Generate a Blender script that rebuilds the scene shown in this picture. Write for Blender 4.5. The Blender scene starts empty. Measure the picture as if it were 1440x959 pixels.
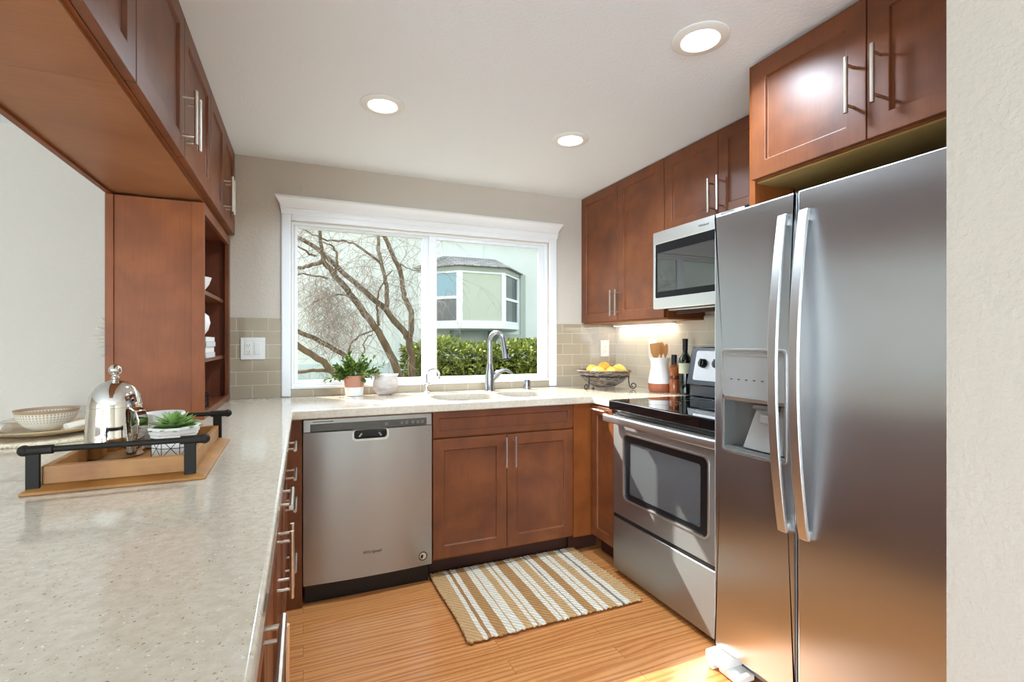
import bpy, bmesh, math, random
from mathutils import Vector, Matrix
PI = math.pi
C = bpy.context.scene.collection
S = bpy.context.scene
R = random.Random

# ------------------------------------------------------------------ camera
F_PX, YAW, V0, CAM_Z = 689.23, 0.4028, 480.585, 1.227
cam = bpy.data.cameras.new('camera'); camo = bpy.data.objects.new('camera', cam); C.objects.link(camo)
cam.sensor_width = 36; cam.lens = F_PX / 1440 * 36; cam.shift_y = 1.085 / 1440
cam.clip_start = 0.02; cam.clip_end = 200
camo.location = (0, 0, CAM_Z); camo.rotation_euler = (PI / 2, 0, -YAW)
S.camera = camo

# ------------------------------------------------------------------ world, sun, added fill lamps, exposure
S.view_settings.view_transform = 'Standard'; S.view_settings.look = 'None'
S.view_settings.gamma = 1; S.view_settings.use_curve_mapping = False
S.view_settings.exposure = 0.26
SKY_STRENGTH = 0.60
SUN_STRENGTH = 11.0
wd = bpy.data.worlds.new('sky'); S.world = wd; wd.use_nodes = True
wn = wd.node_tree; wbg = wn.nodes['Background']
sky = wn.nodes.new('ShaderNodeTexSky'); sky.sky_type = 'NISHITA'; sky.sun_disc = False
sky.sun_elevation = math.radians(39); sky.sun_rotation = math.radians(-31); sky.air_density = 1.0; sky.dust_density = 2.0
hs = wn.nodes.new('ShaderNodeHueSaturation'); hs.inputs['Saturation'].default_value = .22
wn.links.new(sky.outputs[0], hs.inputs['Color']); wn.links.new(hs.outputs[0], wbg.inputs[0]); wbg.inputs[1].default_value = SKY_STRENGTH
sl = bpy.data.lights.new('sun', 'SUN'); so = bpy.data.objects.new('sun', sl); C.objects.link(so)
sl.energy = SUN_STRENGTH; sl.angle = 0.009; sl.color = (1, 0.95, 0.87)
so.rotation_euler = Vector((0.6, -1.0, -0.95)).to_track_quat('-Z', 'Y').to_euler(); so.location = (-2, 8, 7)

def area(name, loc, direction, sx, sy, power, col=(1, 1, 1), shape='RECTANGLE'):
    l = bpy.data.lights.new(name, 'AREA'); o = bpy.data.objects.new(name, l); C.objects.link(o)
    l.shape = shape; l.size = sx; l.size_y = sy; l.energy = power; l.color = col
    o.location = loc; o.rotation_euler = Vector(direction).to_track_quat('-Z', 'Y').to_euler()
    return o
# added fill lamps at invented dining and living room windows (outside the frame)
area('fill_dining', (-4.92, -2.4, 1.35), (1, 0, -1.3), 3.4, 1.5, 60, (.70, .86, 1))
area('fill_living', (-2.6, -4.92, 1.25), (.25, 1, -1.7), 2.3, 1.7, 400, (.65, .835, 1))
CAN_POWER = 10.5
DENOISE = True
S.cycles.use_denoising = DENOISE
S.cycles.max_bounces = 10; S.cycles.diffuse_bounces = 5; S.cycles.glossy_bounces = 5
S.cycles.transparent_max_bounces = 16; S.cycles.sample_clamp_indirect = 6

# ------------------------------------------------------------------ materials
def s2l(c):
    return tuple((x / 12.92 if x <= .04045 else ((x + .055) / 1.055) ** 2.4) for x in [v / 255 for v in c]) + (1,)
def mat(name, rgb=(200, 200, 200), rough=.5, metal=0, spec=.5, coat=0, coat_rough=.1, emit=None, estr=0, trans=0, ior=1.45, aniso=0, rot=0):
    m = bpy.data.materials.new(name); m.use_nodes = True
    b = m.node_tree.nodes['Principled BSDF']
    b.inputs['Base Color'].default_value = s2l(rgb); b.inputs['Roughness'].default_value = rough
    b.inputs['Metallic'].default_value = metal; b.inputs['Specular IOR Level'].default_value = spec
    b.inputs['Coat Weight'].default_value = coat; b.inputs['Coat Roughness'].default_value = coat_rough
    b.inputs['Transmission Weight'].default_value = trans; b.inputs['IOR'].default_value = ior
    if aniso:
        b.inputs['Anisotropic'].default_value = aniso; b.inputs['Anisotropic Rotation'].default_value = rot
        t = m.node_tree.nodes.new('ShaderNodeTangent'); t.direction_type = 'RADIAL'; t.axis = 'Z'
        m.node_tree.links.new(t.outputs[0], b.inputs['Tangent'])
    if emit:
        b.inputs['Emission Color'].default_value = s2l(emit); b.inputs['Emission Strength'].default_value = estr
    return m
class NT:
    def __init__(s, m): s.t = m.node_tree; s.b = s.t.nodes['Principled BSDF']
    def n(s, typ, **kw):
        o = s.t.nodes.new('ShaderNode' + typ)
        for k, v in kw.items():
            if k in o.inputs: o.inputs[k].default_value = v
            else: setattr(o, k, v)
        return o
    def l(s, a, b): s.t.links.new(a, b)
    def coord(s, scale=(1, 1, 1), kind='Object', rot=(0, 0, 0)):
        c = s.n('TexCoord'); mp = s.n('Mapping'); mp.inputs['Scale'].default_value = scale; mp.inputs['Rotation'].default_value = rot
        s.l(c.outputs[kind], mp.inputs[0]); return mp.outputs[0]
    def noise(s, vec, scale, detail=4, rough=.5, dist=0):
        o = s.n('TexNoise'); o.inputs['Scale'].default_value = scale; o.inputs['Detail'].default_value = detail
        o.inputs['Roughness'].default_value = rough; o.inputs['Distortion'].default_value = dist
        s.l(vec, o.inputs['Vector']); return o.outputs['Fac']
    def ramp(s, fac, stops, interp='LINEAR'):
        o = s.n('ValToRGB'); cr = o.color_ramp; cr.interpolation = interp
        while len(cr.elements) < len(stops): cr.elements.new(.5)
        for e, (p, c) in zip(cr.elements, stops): e.position = p; e.color = s2l(c)
        s.l(fac, o.inputs[0]); return o.outputs[0]
    def mix(s, a, b, fac, mode='MIX'):
        o = s.n('Mix', data_type='RGBA', blend_type=mode)
        for v, i in ((fac, 0), (a, 6), (b, 7)):
            if hasattr(v, 'links'): s.l(v, o.inputs[i])
            else: o.inputs[i].default_value = v
        return o.outputs[2]
    def bump(s, h, strength, dist=.002):
        o = s.n('Bump'); o.inputs['Strength'].default_value = strength; o.inputs['Distance'].default_value = dist
        s.l(h, o.inputs['Height']); s.l(o.outputs[0], s.b.inputs['Normal']); return o
    def base(s, c): s.l(c, s.b.inputs['Base Color'])

def wood_mat(name, c1, c2, rough=.36, grain=(40, 40, 3), blotch=5, coat=.1, spec=.4):
    m = mat(name, c1, rough, coat=coat, coat_rough=.3, spec=spec); t = NT(m)
    v = t.coord(); g = t.noise(t.coord(grain), 3, 5, .6); bl = t.noise(v, blotch, 3, .55, .4)
    a = t.ramp(bl, [(.3, c1), (.72, c2)])
    dk = tuple(int(x * .80) for x in c1)
    t.base(t.mix(a, s2l(dk), t.ramp(g, [(.45, (0, 0, 0)), (.8, (150, 150, 150))])))
    t.bump(g, .05, .001); return m
M = {}
M['wood'] = wood_mat('stained_maple', (98, 50, 25), (134, 74, 37), rough=.42, coat=.1, spec=.5)
M['wood_flat'] = wood_mat('stained_veneer', (122, 64, 29), (148, 82, 38), rough=.42, grain=(40, 40, 2.2), coat=0, spec=.22)
M['wood_x_lit'] = wood_mat('stained_veneer_cross_lit', (148, 94, 60), (166, 110, 74), rough=.42, grain=(50, 2.2, 50), coat=0, spec=.22)  # cross-grain veneer, with bounce light on the undersides put into its colour
M['wood_in'] = wood_mat('cabinet_inside', (106, 54, 34), (128, 68, 44), rough=.45)
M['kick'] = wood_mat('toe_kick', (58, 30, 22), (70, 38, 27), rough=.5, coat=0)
M['ply'] = wood_mat('unfinished_ply', (165, 128, 70), (180, 142, 84), rough=.6, coat=0, grain=(3, 40, 40))
M['tray'] = wood_mat('acacia', (144, 92, 42), (174, 122, 64), rough=.45, grain=(5, 40, 40), coat=.1, blotch=9)
M['spoon'] = wood_mat('beech', (186, 130, 74), (206, 152, 96), rough=.5, coat=0)
def wall_mat(name, rgb, bs=.55, sc=75):
    m = mat(name, rgb, .75, spec=.25); t = NT(m); t.bump(t.noise(t.coord(), sc, 3, .6), bs, .004); return m
M['paint'] = wall_mat('greige_paint', (209, 198, 184))
M['ceil'] = wall_mat('ceiling_paint', (240, 243, 245), .45, 80)
M['trim'] = mat('white_trim', (238, 238, 238), .3, coat=.2)
M['vinyl'] = mat('white_vinyl', (236, 237, 238), .35)
M['plastic'] = mat('white_plastic', (240, 238, 232), .35)
M['frit'] = mat('black_border', (16, 16, 18), .3, spec=.3)
M['greymark'] = mat('grey_marking', (70, 68, 66), .5)
M['dark'] = mat('dark_gap', (22, 20, 20), .6)
M['black'] = mat('black_plastic', (18, 18, 20), .35)
M['slot'] = mat('outlet_slot', (60, 58, 56), .6)
M['blackglass'] = mat('black_glass', (10, 10, 12), .04, spec=.6, coat=.6, coat_rough=.02)
def steel(name, rgb, rough, aniso, rot, wav=0, wscale=(1, 1, 1)):
    m = mat(name, rgb, rough, metal=1, aniso=aniso, rot=rot)
    t = NT(m)
    if wav:
        t.bump(t.noise(t.coord(wscale), 1.0, 2, .4), wav, .01)
    return m
M['steel_v'] = steel('brushed_steel_fridge', (206, 210, 214), .28, .92, 0, .03, (1.2, 1.2, 7))
M['steel_h'] = steel('brushed_steel', (168, 170, 171), .26, .85, .25, .03, (5, 5, .6))
M['steel_range'] = steel('range_steel', (176, 177, 178), .40, .6, .25, .02, (5, 5, .6))
M['steel'] = mat('satin_steel', (205, 203, 200), .3, metal=1)
M['steel_lt'] = mat('light_steel', (225, 225, 224), .34, metal=1)
M['nickel'] = mat('brushed_nickel', (214, 206, 194), .28, metal=1)
M['chrome'] = mat('chrome', (232, 232, 234), .06, metal=1)
M['mirror'] = mat('polished_steel', (214, 208, 200), .05, metal=1)
M['sinksteel'] = mat('sink_steel', (190, 190, 190), .22, metal=1)
M['panelsilver'] = mat('silver_panel', (196, 202, 210), .35, metal=.3)
M['faucetsteel'] = mat('faucet_steel', (164, 165, 167), .26, metal=1)
M['darkstrip'] = mat('dark_strip', (92, 89, 85), .25, metal=.6)
M['darksteel'] = mat('dark_steel', (70, 74, 82), .25, metal=.6)
M['greyplastic'] = mat('grey_plastic', (104, 102, 98), .32)
M['greypanel'] = mat('grey_panel', (150, 147, 143), .35, coat=.1)
M['fridgeside'] = mat('fridge_side', (84, 82, 80), .5)
M['iron'] = mat('dark_iron', (36, 31, 24), .6, metal=.1, spec=.3)
M['wire'] = mat('black_wire', (28, 26, 26), .4, metal=.6)
M['terracotta'] = mat('terracotta', (186, 132, 110), .8)
M['terracotta_dk'] = mat('glazed_terracotta', (170, 98, 68), .5)
M['ceramic'] = mat('white_ceramic', (236, 234, 230), .3, coat=.3)
M['matte_white'] = mat('matte_white', (234, 230, 224), .6)
M['soil'] = mat('soil', (46, 34, 26), .9)
M['paper'] = mat('book_pages', (232, 226, 214), .8)
M['bookcover'] = mat('white_cover', (222, 216, 212), .6)
M['bookcover2'] = mat('pale_grey_cover', (198, 194, 194), .6)
M['amber'] = mat('amber_oil', (150, 80, 42), .08, coat=.5, coat_rough=.03)
M['amber_dk'] = mat('dark_amber', (96, 44, 20), .1, coat=.5, coat_rough=.03)
M['wineglass'] = mat('dark_green_glass', (18, 20, 12), .05, coat=.6, coat_rough=.02)
M['winelabel'] = mat('cream_label', (205, 205, 178), .6)
M['lens'] = mat('lamp_diffuser', (255, 255, 255), .4, emit=(255, 250, 242), estr=7)
M['ledlens'] = mat('strip_diffuser', (255, 250, 240), .4, emit=(255, 238, 208), estr=4)

m = M['quartz'] = mat('beige_quartz', (206, 196, 180), .13, coat=.35, coat_rough=.06); t = NT(m)
v = t.coord(); a = t.ramp(t.noise(v, 60, 4, .6), [(.35, (200, 185, 164)), (.65, (213, 201, 183))])
sp = t.ramp(t.noise(v, 230, 2, .5), [(.66, (0, 0, 0)), (.72, (255, 255, 255))])
sp2 = t.ramp(t.noise(v, 170, 2, .5), [(.25, (255, 255, 255)), (.31, (0, 0, 0))])
t.base(t.mix(t.mix(a, s2l((156, 134, 106)), sp), s2l((232, 228, 220)), sp2))

m = M['floor'] = mat('oak_planks', (190, 125, 70), .3, coat=.35, coat_rough=.18); t = NT(m)
br = t.n('TexBrick'); br.offset = .37; br.inputs['Scale'].default_value = 1
for k, vv in (('Brick Width', 1.15), ('Row Height', .083), ('Mortar Size', .0007), ('Mortar Smooth', .1), ('Bias', 0)): br.inputs[k].default_value = vv
br.inputs['Color1'].default_value = s2l((208, 138, 80)); br.inputs['Color2'].default_value = s2l((194, 122, 66)); br.inputs['Mortar'].default_value = s2l((120, 74, 40))
cc = t.coord(); t.l(cc, br.inputs['Vector'])
wv = t.n('TexWave'); wv.wave_type = 'BANDS'; wv.bands_direction = 'Y'
for k, vv in (('Scale', 3.2), ('Distortion', 17), ('Detail', 2), ('Detail Scale', .7), ('Detail Roughness', .5)): wv.inputs[k].default_value = vv
ad = t.n('VectorMath', operation='ADD')
t.l(t.coord((.4, 4.0, 1)), ad.inputs[0])
sc_ = t.n('VectorMath', operation='SCALE'); sc_.inputs['Scale'].default_value = 3.7
t.l(br.outputs['Color'], sc_.inputs[0]); t.l(sc_.outputs[0], ad.inputs[1]); t.l(ad.outputs[0], wv.inputs['Vector'])
gr = t.ramp(wv.outputs['Fac'], [(.0, (150, 80, 34)), (.22, (186, 112, 56)), (.55, (210, 142, 82)), (1, (220, 154, 94))])
fn = t.noise(t.coord((2, 70, 1)), 4, 5, .6)
c0 = t.mix(br.outputs['Color'], gr, .42)
c1 = t.mix(c0, s2l((140, 82, 42)), t.ramp(fn, [(.5, (0, 0, 0)), (.8, (140, 140, 140))]))
t.base(t.mix(c1, s2l((120, 74, 40)), br.outputs['Fac']))
t.bump(fn, .06, .001)

def tile_mat(name, axis, w, h, c1, c2, grout):
    m = mat(name, c1, .09, coat=.5, coat_rough=.03); t = NT(m)
    tc = t.n('TexCoord'); sx = t.n('SeparateXYZ'); cx = t.n('CombineXYZ'); t.l(tc.outputs['Object'], sx.inputs[0])
    a1 = t.n('Math', operation='ADD'); a1.inputs[1].default_value = .024; a2 = t.n('Math', operation='SUBTRACT'); a2.inputs[1].default_value = .0195
    t.l(sx.outputs[axis], a1.inputs[0]); t.l(sx.outputs['Z'], a2.inputs[0]); t.l(a1.outputs[0], cx.inputs[0]); t.l(a2.outputs[0], cx.inputs[1])
    b = t.n('TexBrick'); b.offset = .5; b.inputs['Scale'].default_value = 1
    for k, vv in (('Brick Width', w), ('Row Height', h), ('Mortar Size', .0016), ('Mortar Smooth', .2), ('Bias', 0)): b.inputs[k].default_value = vv
    b.inputs['Color1'].default_value = s2l(c1); b.inputs['Color2'].default_value = s2l(c2); b.inputs['Mortar'].default_value = s2l(grout)
    t.l(cx.outputs[0], b.inputs['Vector']); t.base(b.outputs['Color'])
    inv = t.n('Math', operation='SUBTRACT'); inv.inputs[0].default_value = 1; t.l(b.outputs['Fac'], inv.inputs[1])
    t.bump(inv.outputs[0], .35, .0015)
    t.l(t.ramp(b.outputs['Fac'], [(0, (80, 80, 80)), (1, (180, 180, 180))]), t.b.inputs['Roughness'])
    return m
TC = (174, 159, 136), (166, 151, 129), (208, 196, 178)
M['tile_b'] = tile_mat('glass_tile_back', 'X', .155, .0745, *TC)
M['tile_r'] = tile_mat('glass_tile_side', 'Y', .31, .0745, (218, 210, 192), (212, 204, 186), (232, 227, 215))

# clear window glass: a little mirror reflection over a see-through pane
m = bpy.data.materials.new('window_glass'); m.use_nodes = True; nt = m.node_tree; nt.nodes.clear()
o_ = nt.nodes.new('ShaderNodeOutputMaterial'); mx = nt.nodes.new('ShaderNodeMixShader'); fr = nt.nodes.new('ShaderNodeFresnel')
tr = nt.nodes.new('ShaderNodeBsdfTransparent'); gl = nt.nodes.new('ShaderNodeBsdfGlossy'); gl.inputs['Roughness'].default_value = .01
tr.inputs[0].default_value = (.95, .97, .965, 1); fr.inputs[0].default_value = 1.28
ge = nt.nodes.new('ShaderNodeNewGeometry'); sb = nt.nodes.new('ShaderNodeMath'); sb.operation = 'SUBTRACT'; sb.inputs[0].default_value = 1; nt.links.new(ge.outputs['Backfacing'], sb.inputs[1])
ml = nt.nodes.new('ShaderNodeMath'); ml.operation = 'MULTIPLY'; nt.links.new(fr.outputs[0], ml.inputs[0]); nt.links.new(sb.outputs[0], ml.inputs[1])
nt.links.new(ml.outputs[0], mx.inputs[0]); nt.links.new(tr.outputs[0], mx.inputs[1]); nt.links.new(gl.outputs[0], mx.inputs[2]); nt.links.new(mx.outputs[0], o_.inputs[0])
M['glass'] = m
m = m.copy(); m.name = 'tinted_glass'; M['ovenglass'] = m
for n in m.node_tree.nodes:
    if n.type == 'BSDF_TRANSPARENT': n.inputs[0].default_value = (.30, .31, .33, 1)
    if n.type == 'FRESNEL': n.inputs[0].default_value = 1.9
nt = m.node_tree; mx2 = nt.nodes.new('ShaderNodeMixShader'); df = nt.nodes.new('ShaderNodeBsdfDiffuse'); df.inputs[0].default_value = (.40, .42, .44, 1); mx2.inputs[0].default_value = .20
mo = [n for n in nt.nodes if n.type == 'OUTPUT_MATERIAL'][0]; src = mo.inputs[0].links[0].from_socket; nt.links.new(src, mx2.inputs[1]); m_mw = m.copy(); m_mw.name = 'mirror_glass'; M['mwglass'] = m_mw
nt.links.new(df.outputs[0], mx2.inputs[2]); nt.links.new(mx2.outputs[0], mo.inputs[0])

for n in M['mwglass'].node_tree.nodes:
    if n.type == 'FRESNEL': n.inputs[0].default_value = 2.5
def noisy(name, c1, c2, scale, rough=.8, bump=0, stretch=(1, 1, 1), metal=0):
    m = mat(name, c1, rough, metal=metal); t = NT(m); f = t.noise(t.coord(stretch), scale, 4, .6)
    t.base(t.ramp(f, [(.3, c1), (.7, c2)]))
    if bump: t.bump(f, bump, .004)
    return m
M['bounce_floor'] = noisy('pale_bounce_floor', (228, 226, 220), (236, 234, 229), 60, .95, .3)  # pale reflector surface, added to throw neutral light upwards
M['leaf'] = noisy('leaf_green', (40, 70, 28), (128, 152, 62), 60, .5)
M['leaf_hedge'] = noisy('hedge_leaf', (34, 62, 28), (168, 178, 84), 9, .5)
M['hedge_core'] = mat('hedge_core', (22, 36, 20), .9)
for k_ in ('leaf', 'leaf_hedge'): M[k_].node_tree.nodes['Principled BSDF'].inputs['Specular IOR Level'].default_value = .2
M['succ'] = noisy('succulent_green', (92, 128, 62), (156, 184, 104), 22, .5)
M['bark'] = noisy('bark', (74, 62, 44), (108, 94, 70), 14, .9, .6, (1, 1, .25))
M['twig'] = noisy('twig', (120, 110, 102), (166, 158, 150), 5, .9)
M['dry'] = noisy('dry_foliage', (112, 104, 96), (172, 164, 154), 9, .9)
M['stucco'] = noisy('mint_siding', (206, 217, 209), (214, 223, 216), 2, .8, .1)
M['stucco_blue'] = noisy('pale_aqua_siding', (192, 214, 212), (202, 222, 220), 2, .8, .1)
M['baytrim'] = mat('bay_white', (232, 240, 240), .5)
M['greytrim'] = mat('grey_green_trim', (166, 177, 166), .6)
M['bracketgrey'] = mat('bracket_grey', (128, 142, 138), .6)
M['blind'] = mat('bay_shade', (176, 186, 166), .6, coat=.6, coat_rough=.05)
M['bayglass'] = mat('bay_glass', (104, 148, 160), .05, spec=.8, coat=.5)
M['baydark'] = mat('bay_glass_dark', (44, 56, 58), .06, spec=.8, coat=.5)
m = M['shingle'] = mat('grey_shingle', (98, 94, 90), .9); t = NT(m)
b = t.n('TexBrick'); b.inputs['Scale'].default_value = 1
for k, vv in (('Brick Width', .14), ('Row Height', .07), ('Mortar Size', .004)): b.inputs[k].default_value = vv
b.inputs['Color1'].default_value = s2l((168, 168, 166)); b.inputs['Color2'].default_value = s2l((138, 138, 136)); b.inputs['Mortar'].default_value = s2l((60, 58, 56))
t.l(t.coord(), b.inputs['Vector']); t.base(b.outputs['Color'])
M['ground'] = noisy('garden_ground', (98, 96, 74), (128, 120, 96), 3, .95)
M['lemon'] = noisy('lemon_skin', (228, 184, 66), (240, 204, 104), 40, .45, .15)
M['orange'] = noisy('orange_skin', (226, 142, 30), (240, 170, 52), 60, .45, .2)
M['henstone'] = noisy('whitewashed_stone', (206, 196, 190), (176, 160, 150), 18, .85, .2, (1, 1, 3))
M['henhead'] = noisy('bare_clay', (190, 148, 120), (206, 176, 150), 22, .85)
M['basket'] = noisy('twig_basket', (66, 54, 46), (128, 108, 92), 55, .7, .6)
M['woven'] = noisy('woven_seagrass', (206, 186, 152), (240, 228, 204), 60, .85, .5)
M['stoneware'] = noisy('cream_stoneware', (214, 202, 180), (228, 218, 200), 15, .4)
M['plate'] = noisy('speckled_plate', (188, 160, 120), (206, 182, 144), 14, .35)
M['napkin'] = noisy('linen_napkin', (222, 210, 192), (234, 224, 208), 40, .9, .2)
M['ringwood'] = mat('tan_ring', (150, 106, 62), .6)
M['starburst'] = noisy('bleached_wood', (206, 194, 174), (222, 212, 196), 40, .7)
# bowl with rows of brown dashes
m = M['dotbowl'] = mat('dashed_bowl', (226, 216, 198), .4); t = NT(m)
tc = t.n('TexCoord'); sp_ = t.n('SeparateXYZ'); t.l(tc.outputs['Object'], sp_.inputs[0])
at = t.n('Math', operation='ARCTAN2'); t.l(sp_.outputs[1], at.inputs[0]); t.l(sp_.outputs[0], at.inputs[1])
def mth(op, a, b_=None):
    o = t.n('Math', operation=op)
    for i, x in enumerate((a, b_)):
        if x is None: continue
        if hasattr(x, 'links'): t.l(x, o.inputs[i])
        else: o.inputs[i].default_value = x
    return o.outputs[0]
ds = mth('GREATER_THAN', mth('SINE', mth('MULTIPLY', at.outputs[0], 56)), 0)
rs = mth('GREATER_THAN', mth('SINE', mth('MULTIPLY', sp_.outputs[2], 760)), -.3)
up = mth('GREATER_THAN', sp_.outputs[2], .030); top_ = mth('GREATER_THAN', sp_.outputs[2], .064)
f_ = mth('MAXIMUM', mth('MULTIPLY', mth('MULTIPLY', ds, rs), mth('MULTIPLY', up, mth('MULTIPLY', sp_.outputs[2], 12))), mth('MULTIPLY', top_, .8))
t.base(t.mix(s2l((228, 219, 203)), s2l((150, 112, 66)), f_))

# rug stripes across its length
RUG = [0.0, 0.076, 0.101, 0.118, 0.15, 0.206, 0.24, 0.247, 0.293, 0.338, 0.362, 0.373, 0.41, 0.476, 0.501, 0.509, 0.542, 0.59, 0.611, 0.619, 0.656, 0.705, 0.745, 0.752, 0.783, 0.834, 0.867, 0.879, 0.921, 1.0]
RUGC = 'tan white brown white braid white tan white tan white tan white braid white tan white tan white dot white braid white tan white tan white dot white tan'.split()
COL = dict(tan=(212, 168, 118), white=(242, 230, 210), brown=(180, 130, 84), braid=(190, 140, 90), dot=(158, 138, 116))
m = M['rug'] = mat('jute_stripes', (190, 150, 100), .95, spec=.1); t = NT(m)
tc = t.n('TexCoord'); sp_ = t.n('SeparateXYZ'); t.l(tc.outputs['Object'], sp_.inputs[0])
wob = t.n('TexNoise'); wob.inputs['Scale'].default_value = 9; t.l(tc.outputs['Object'], wob.inputs['Vector'])
px_ = mth('ADD', mth('DIVIDE', sp_.outputs[0], .86), mth('MULTIPLY', mth('SUBTRACT', wob.outputs['Fac'], .5), .012))
base_ = t.ramp(px_, [(min(p, .999), COL[c]) for p, c in zip(RUG[:-1], RUGC)], 'CONSTANT')
wx = t.n('TexWave'); wx.wave_type = 'BANDS'; wx.bands_direction = 'DIAGONAL'; wx.inputs['Scale'].default_value = 24; wx.inputs['Distortion'].default_value = 1.2
t.l(t.coord((1, 1, 0)), wx.inputs['Vector'])
nz = t.noise(t.coord(), 110, 3, .7)
t.base(t.mix(base_, t.mix(base_, s2l((150, 108, 68)), .5), t.ramp(mth('MULTIPLY', wx.outputs['Fac'], nz), [(.2, (0, 0, 0)), (.55, (220, 220, 220))])))
t.bump(mth('ADD', wx.outputs['Fac'], nz), 1.0, .006)

# ------------------------------------------------------------------ mesh helpers
class MB:
    def __init__(s): s.bm = bmesh.new()
    def box(s, x0, y0, z0, x1, y1, z1, mi=0):
        v = [s.bm.verts.new(p) for p in ((x0, y0, z0), (x1, y0, z0), (x1, y1, z0), (x0, y1, z0), (x0, y0, z1), (x1, y0, z1), (x1, y1, z1), (x0, y1, z1))]
        for f in ((0, 3, 2, 1), (4, 5, 6, 7), (0, 1, 5, 4), (1, 2, 6, 5), (2, 3, 7, 6), (3, 0, 4, 7)):
            s.bm.faces.new([v[i] for i in f]).material_index = mi
        return s
    def loft(s, rings, cap=True, mi=0, close=True):
        rr = [[s.bm.verts.new(p) for p in r] for r in rings]; n = len(rings[0])
        for a, b in zip(rr, rr[1:]):
            for i in range(n if close else n - 1):
                s.bm.faces.new((a[i], a[(i + 1) % n], b[(i + 1) % n], b[i])).material_index = mi
        if cap:
            s.bm.faces.new(rr[0][::-1]).material_index = mi; s.bm.faces.new(rr[-1]).material_index = mi
        return s
    def tube(s, pts, rad, n=8, mi=0, flat=1):
        pts = [Vector(p) for p in pts]
        if not hasattr(rad, '__len__'): rad = [rad] * len(pts)
        up = None; rings = []
        for i, p in enumerate(pts):
            d = (pts[min(i + 1, len(pts) - 1)] - pts[max(i - 1, 0)])
            if d.length < 1e-9: d = Vector((0, 0, 1))
            d.normalize()
            if up is None:
                up = Vector((0, 0, 1)) if abs(d.z) < .9 else Vector((1, 0, 0))
            a = up - d * up.dot(d)
            if a.length < 1e-4: a = d.orthogonal()
            a.normalize(); up = a; b = d.cross(a)
            rings.append([p + a * (rad[i] * math.cos(2 * PI * k / n)) + b * (rad[i] * flat * math.sin(2 * PI * k / n)) for k in range(n)])
        return s.loft(rings, True, mi)
    def lathe(s, prof, n=32, c=(0, 0, 0), mi=0, cap=True, sx=1, sy=1):
        return s.loft([[(c[0] + max(r, 1e-4) * sx * math.cos(2 * PI * k / n), c[1] + max(r, 1e-4) * sy * math.sin(2 * PI * k / n), c[2] + z) for k in range(n)] for r, z in prof], cap, mi)
    def ball(s, c, r, n=12, sx=1, sy=1, sz=1, mi=0):
        k = bmesh.ops.create_uvsphere(s.bm, u_segments=n, v_segments=max(6, n // 2), radius=r)
        for v in k['verts']: v.co = Vector((v.co.x * sx + c[0], v.co.y * sy + c[1], v.co.z * sz + c[2]))
        for f in {f for v in k['verts'] for f in v.link_faces}: f.material_index = mi
        return s
    def poly(s, pts, axis, a, b, mi=0):
        def P(u, v, w): return {'x': (w, u, v), 'y': (u, w, v), 'z': (u, v, w)}[axis]
        return s.loft([[P(u, v, a) for u, v in pts], [P(u, v, b) for u, v in pts]], True, mi)
    def build(s, name, m, parent=None, bevel=0, seg=2, smooth=30, loc=None, ang=30):
        bmesh.ops.recalc_face_normals(s.bm, faces=s.bm.faces)
        me = bpy.data.meshes.new(name); s.bm.to_mesh(me); s.bm.free()
        for x in (m if isinstance(m, (list, tuple)) else [m]): me.materials.append(M[x] if isinstance(x, str) else x)
        if smooth:
            for p in me.polygons: p.use_smooth = True
            me.set_sharp_from_angle(angle=math.radians(smooth))
        o = bpy.data.objects.new(name, me); C.objects.link(o)
        if parent: o.parent = parent
        if loc: o.location = loc
        if bevel:
            b = o.modifiers.new('bevel', 'BEVEL'); b.width = bevel; b.segments = seg; b.limit_method = 'ANGLE'; b.angle_limit = math.radians(ang); b.harden_normals = False
        return o
def rrect(x0, z0, x1, z1, r, n=5):
    out = []
    for cx, cz, a0 in ((x1 - r, z1 - r, 0), (x0 + r, z1 - r, 90), (x0 + r, z0 + r, 180), (x1 - r, z0 + r, 270)):
        for k in range(n + 1):
            a = math.radians(a0 + 90 * k / n); out.append((cx + r * math.cos(a), cz + r * math.sin(a)))
    return out
def ringplate(mb, o, i, y0, y1, mi=0):
    """a plate in the xz plane between outline o and hole outline i (same vertex count), from y0 to y1"""
    n = len(o)
    R4 = [[mb.bm.verts.new((u, y, v)) for u, v in q] for q, y in ((o, y0), (i, y0), (i, y1), (o, y1))]
    for a, b in ((0, 1), (1, 2), (2, 3), (3, 0)):
        for k in range(n):
            mb.bm.faces.new((R4[a][k], R4[a][(k + 1) % n], R4[b][(k + 1) % n], R4[b][k])).material_index = mi
def cut(o, cutter):
    cutter.hide_render = True
    md = o.modifiers.new('cut', 'BOOLEAN'); md.operation = 'DIFFERENCE'; md.object = cutter; md.solver = 'EXACT'
    dg = bpy.context.evaluated_depsgraph_get(); me = bpy.data.meshes.new_from_object(o.evaluated_get(dg))
    o.modifiers.remove(md); o.data = me; bpy.data.objects.remove(cutter)
def thing(name, label, cat, loc=(0, 0, 0), rz=0, group=None):
    o = bpy.data.objects.new(name, None); C.objects.link(o); o.location = loc; o.rotation_euler = (0, 0, rz)
    o.empty_display_size = .05
    o['label'] = label; o['category'] = cat
    if group: o['group'] = group
    return o
def tag(o, label, cat, group=None):
    o['label'] = label; o['category'] = cat
    if group: o['group'] = group
    return o
def struct(o): o['kind'] = 'structure'; return o
def dup(root, loc, label, group=None, rz=None):
    r = root.copy(); C.objects.link(r); r.location = loc; r['label'] = label
    if rz is not None: r.rotation_euler = (0, 0, rz)
    for ch in list(root.children):
        c = ch.copy(); C.objects.link(c); c.parent = r
        for g in ch.children:
            d = g.copy(); C.objects.link(d); d.parent = c
    return r
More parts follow.
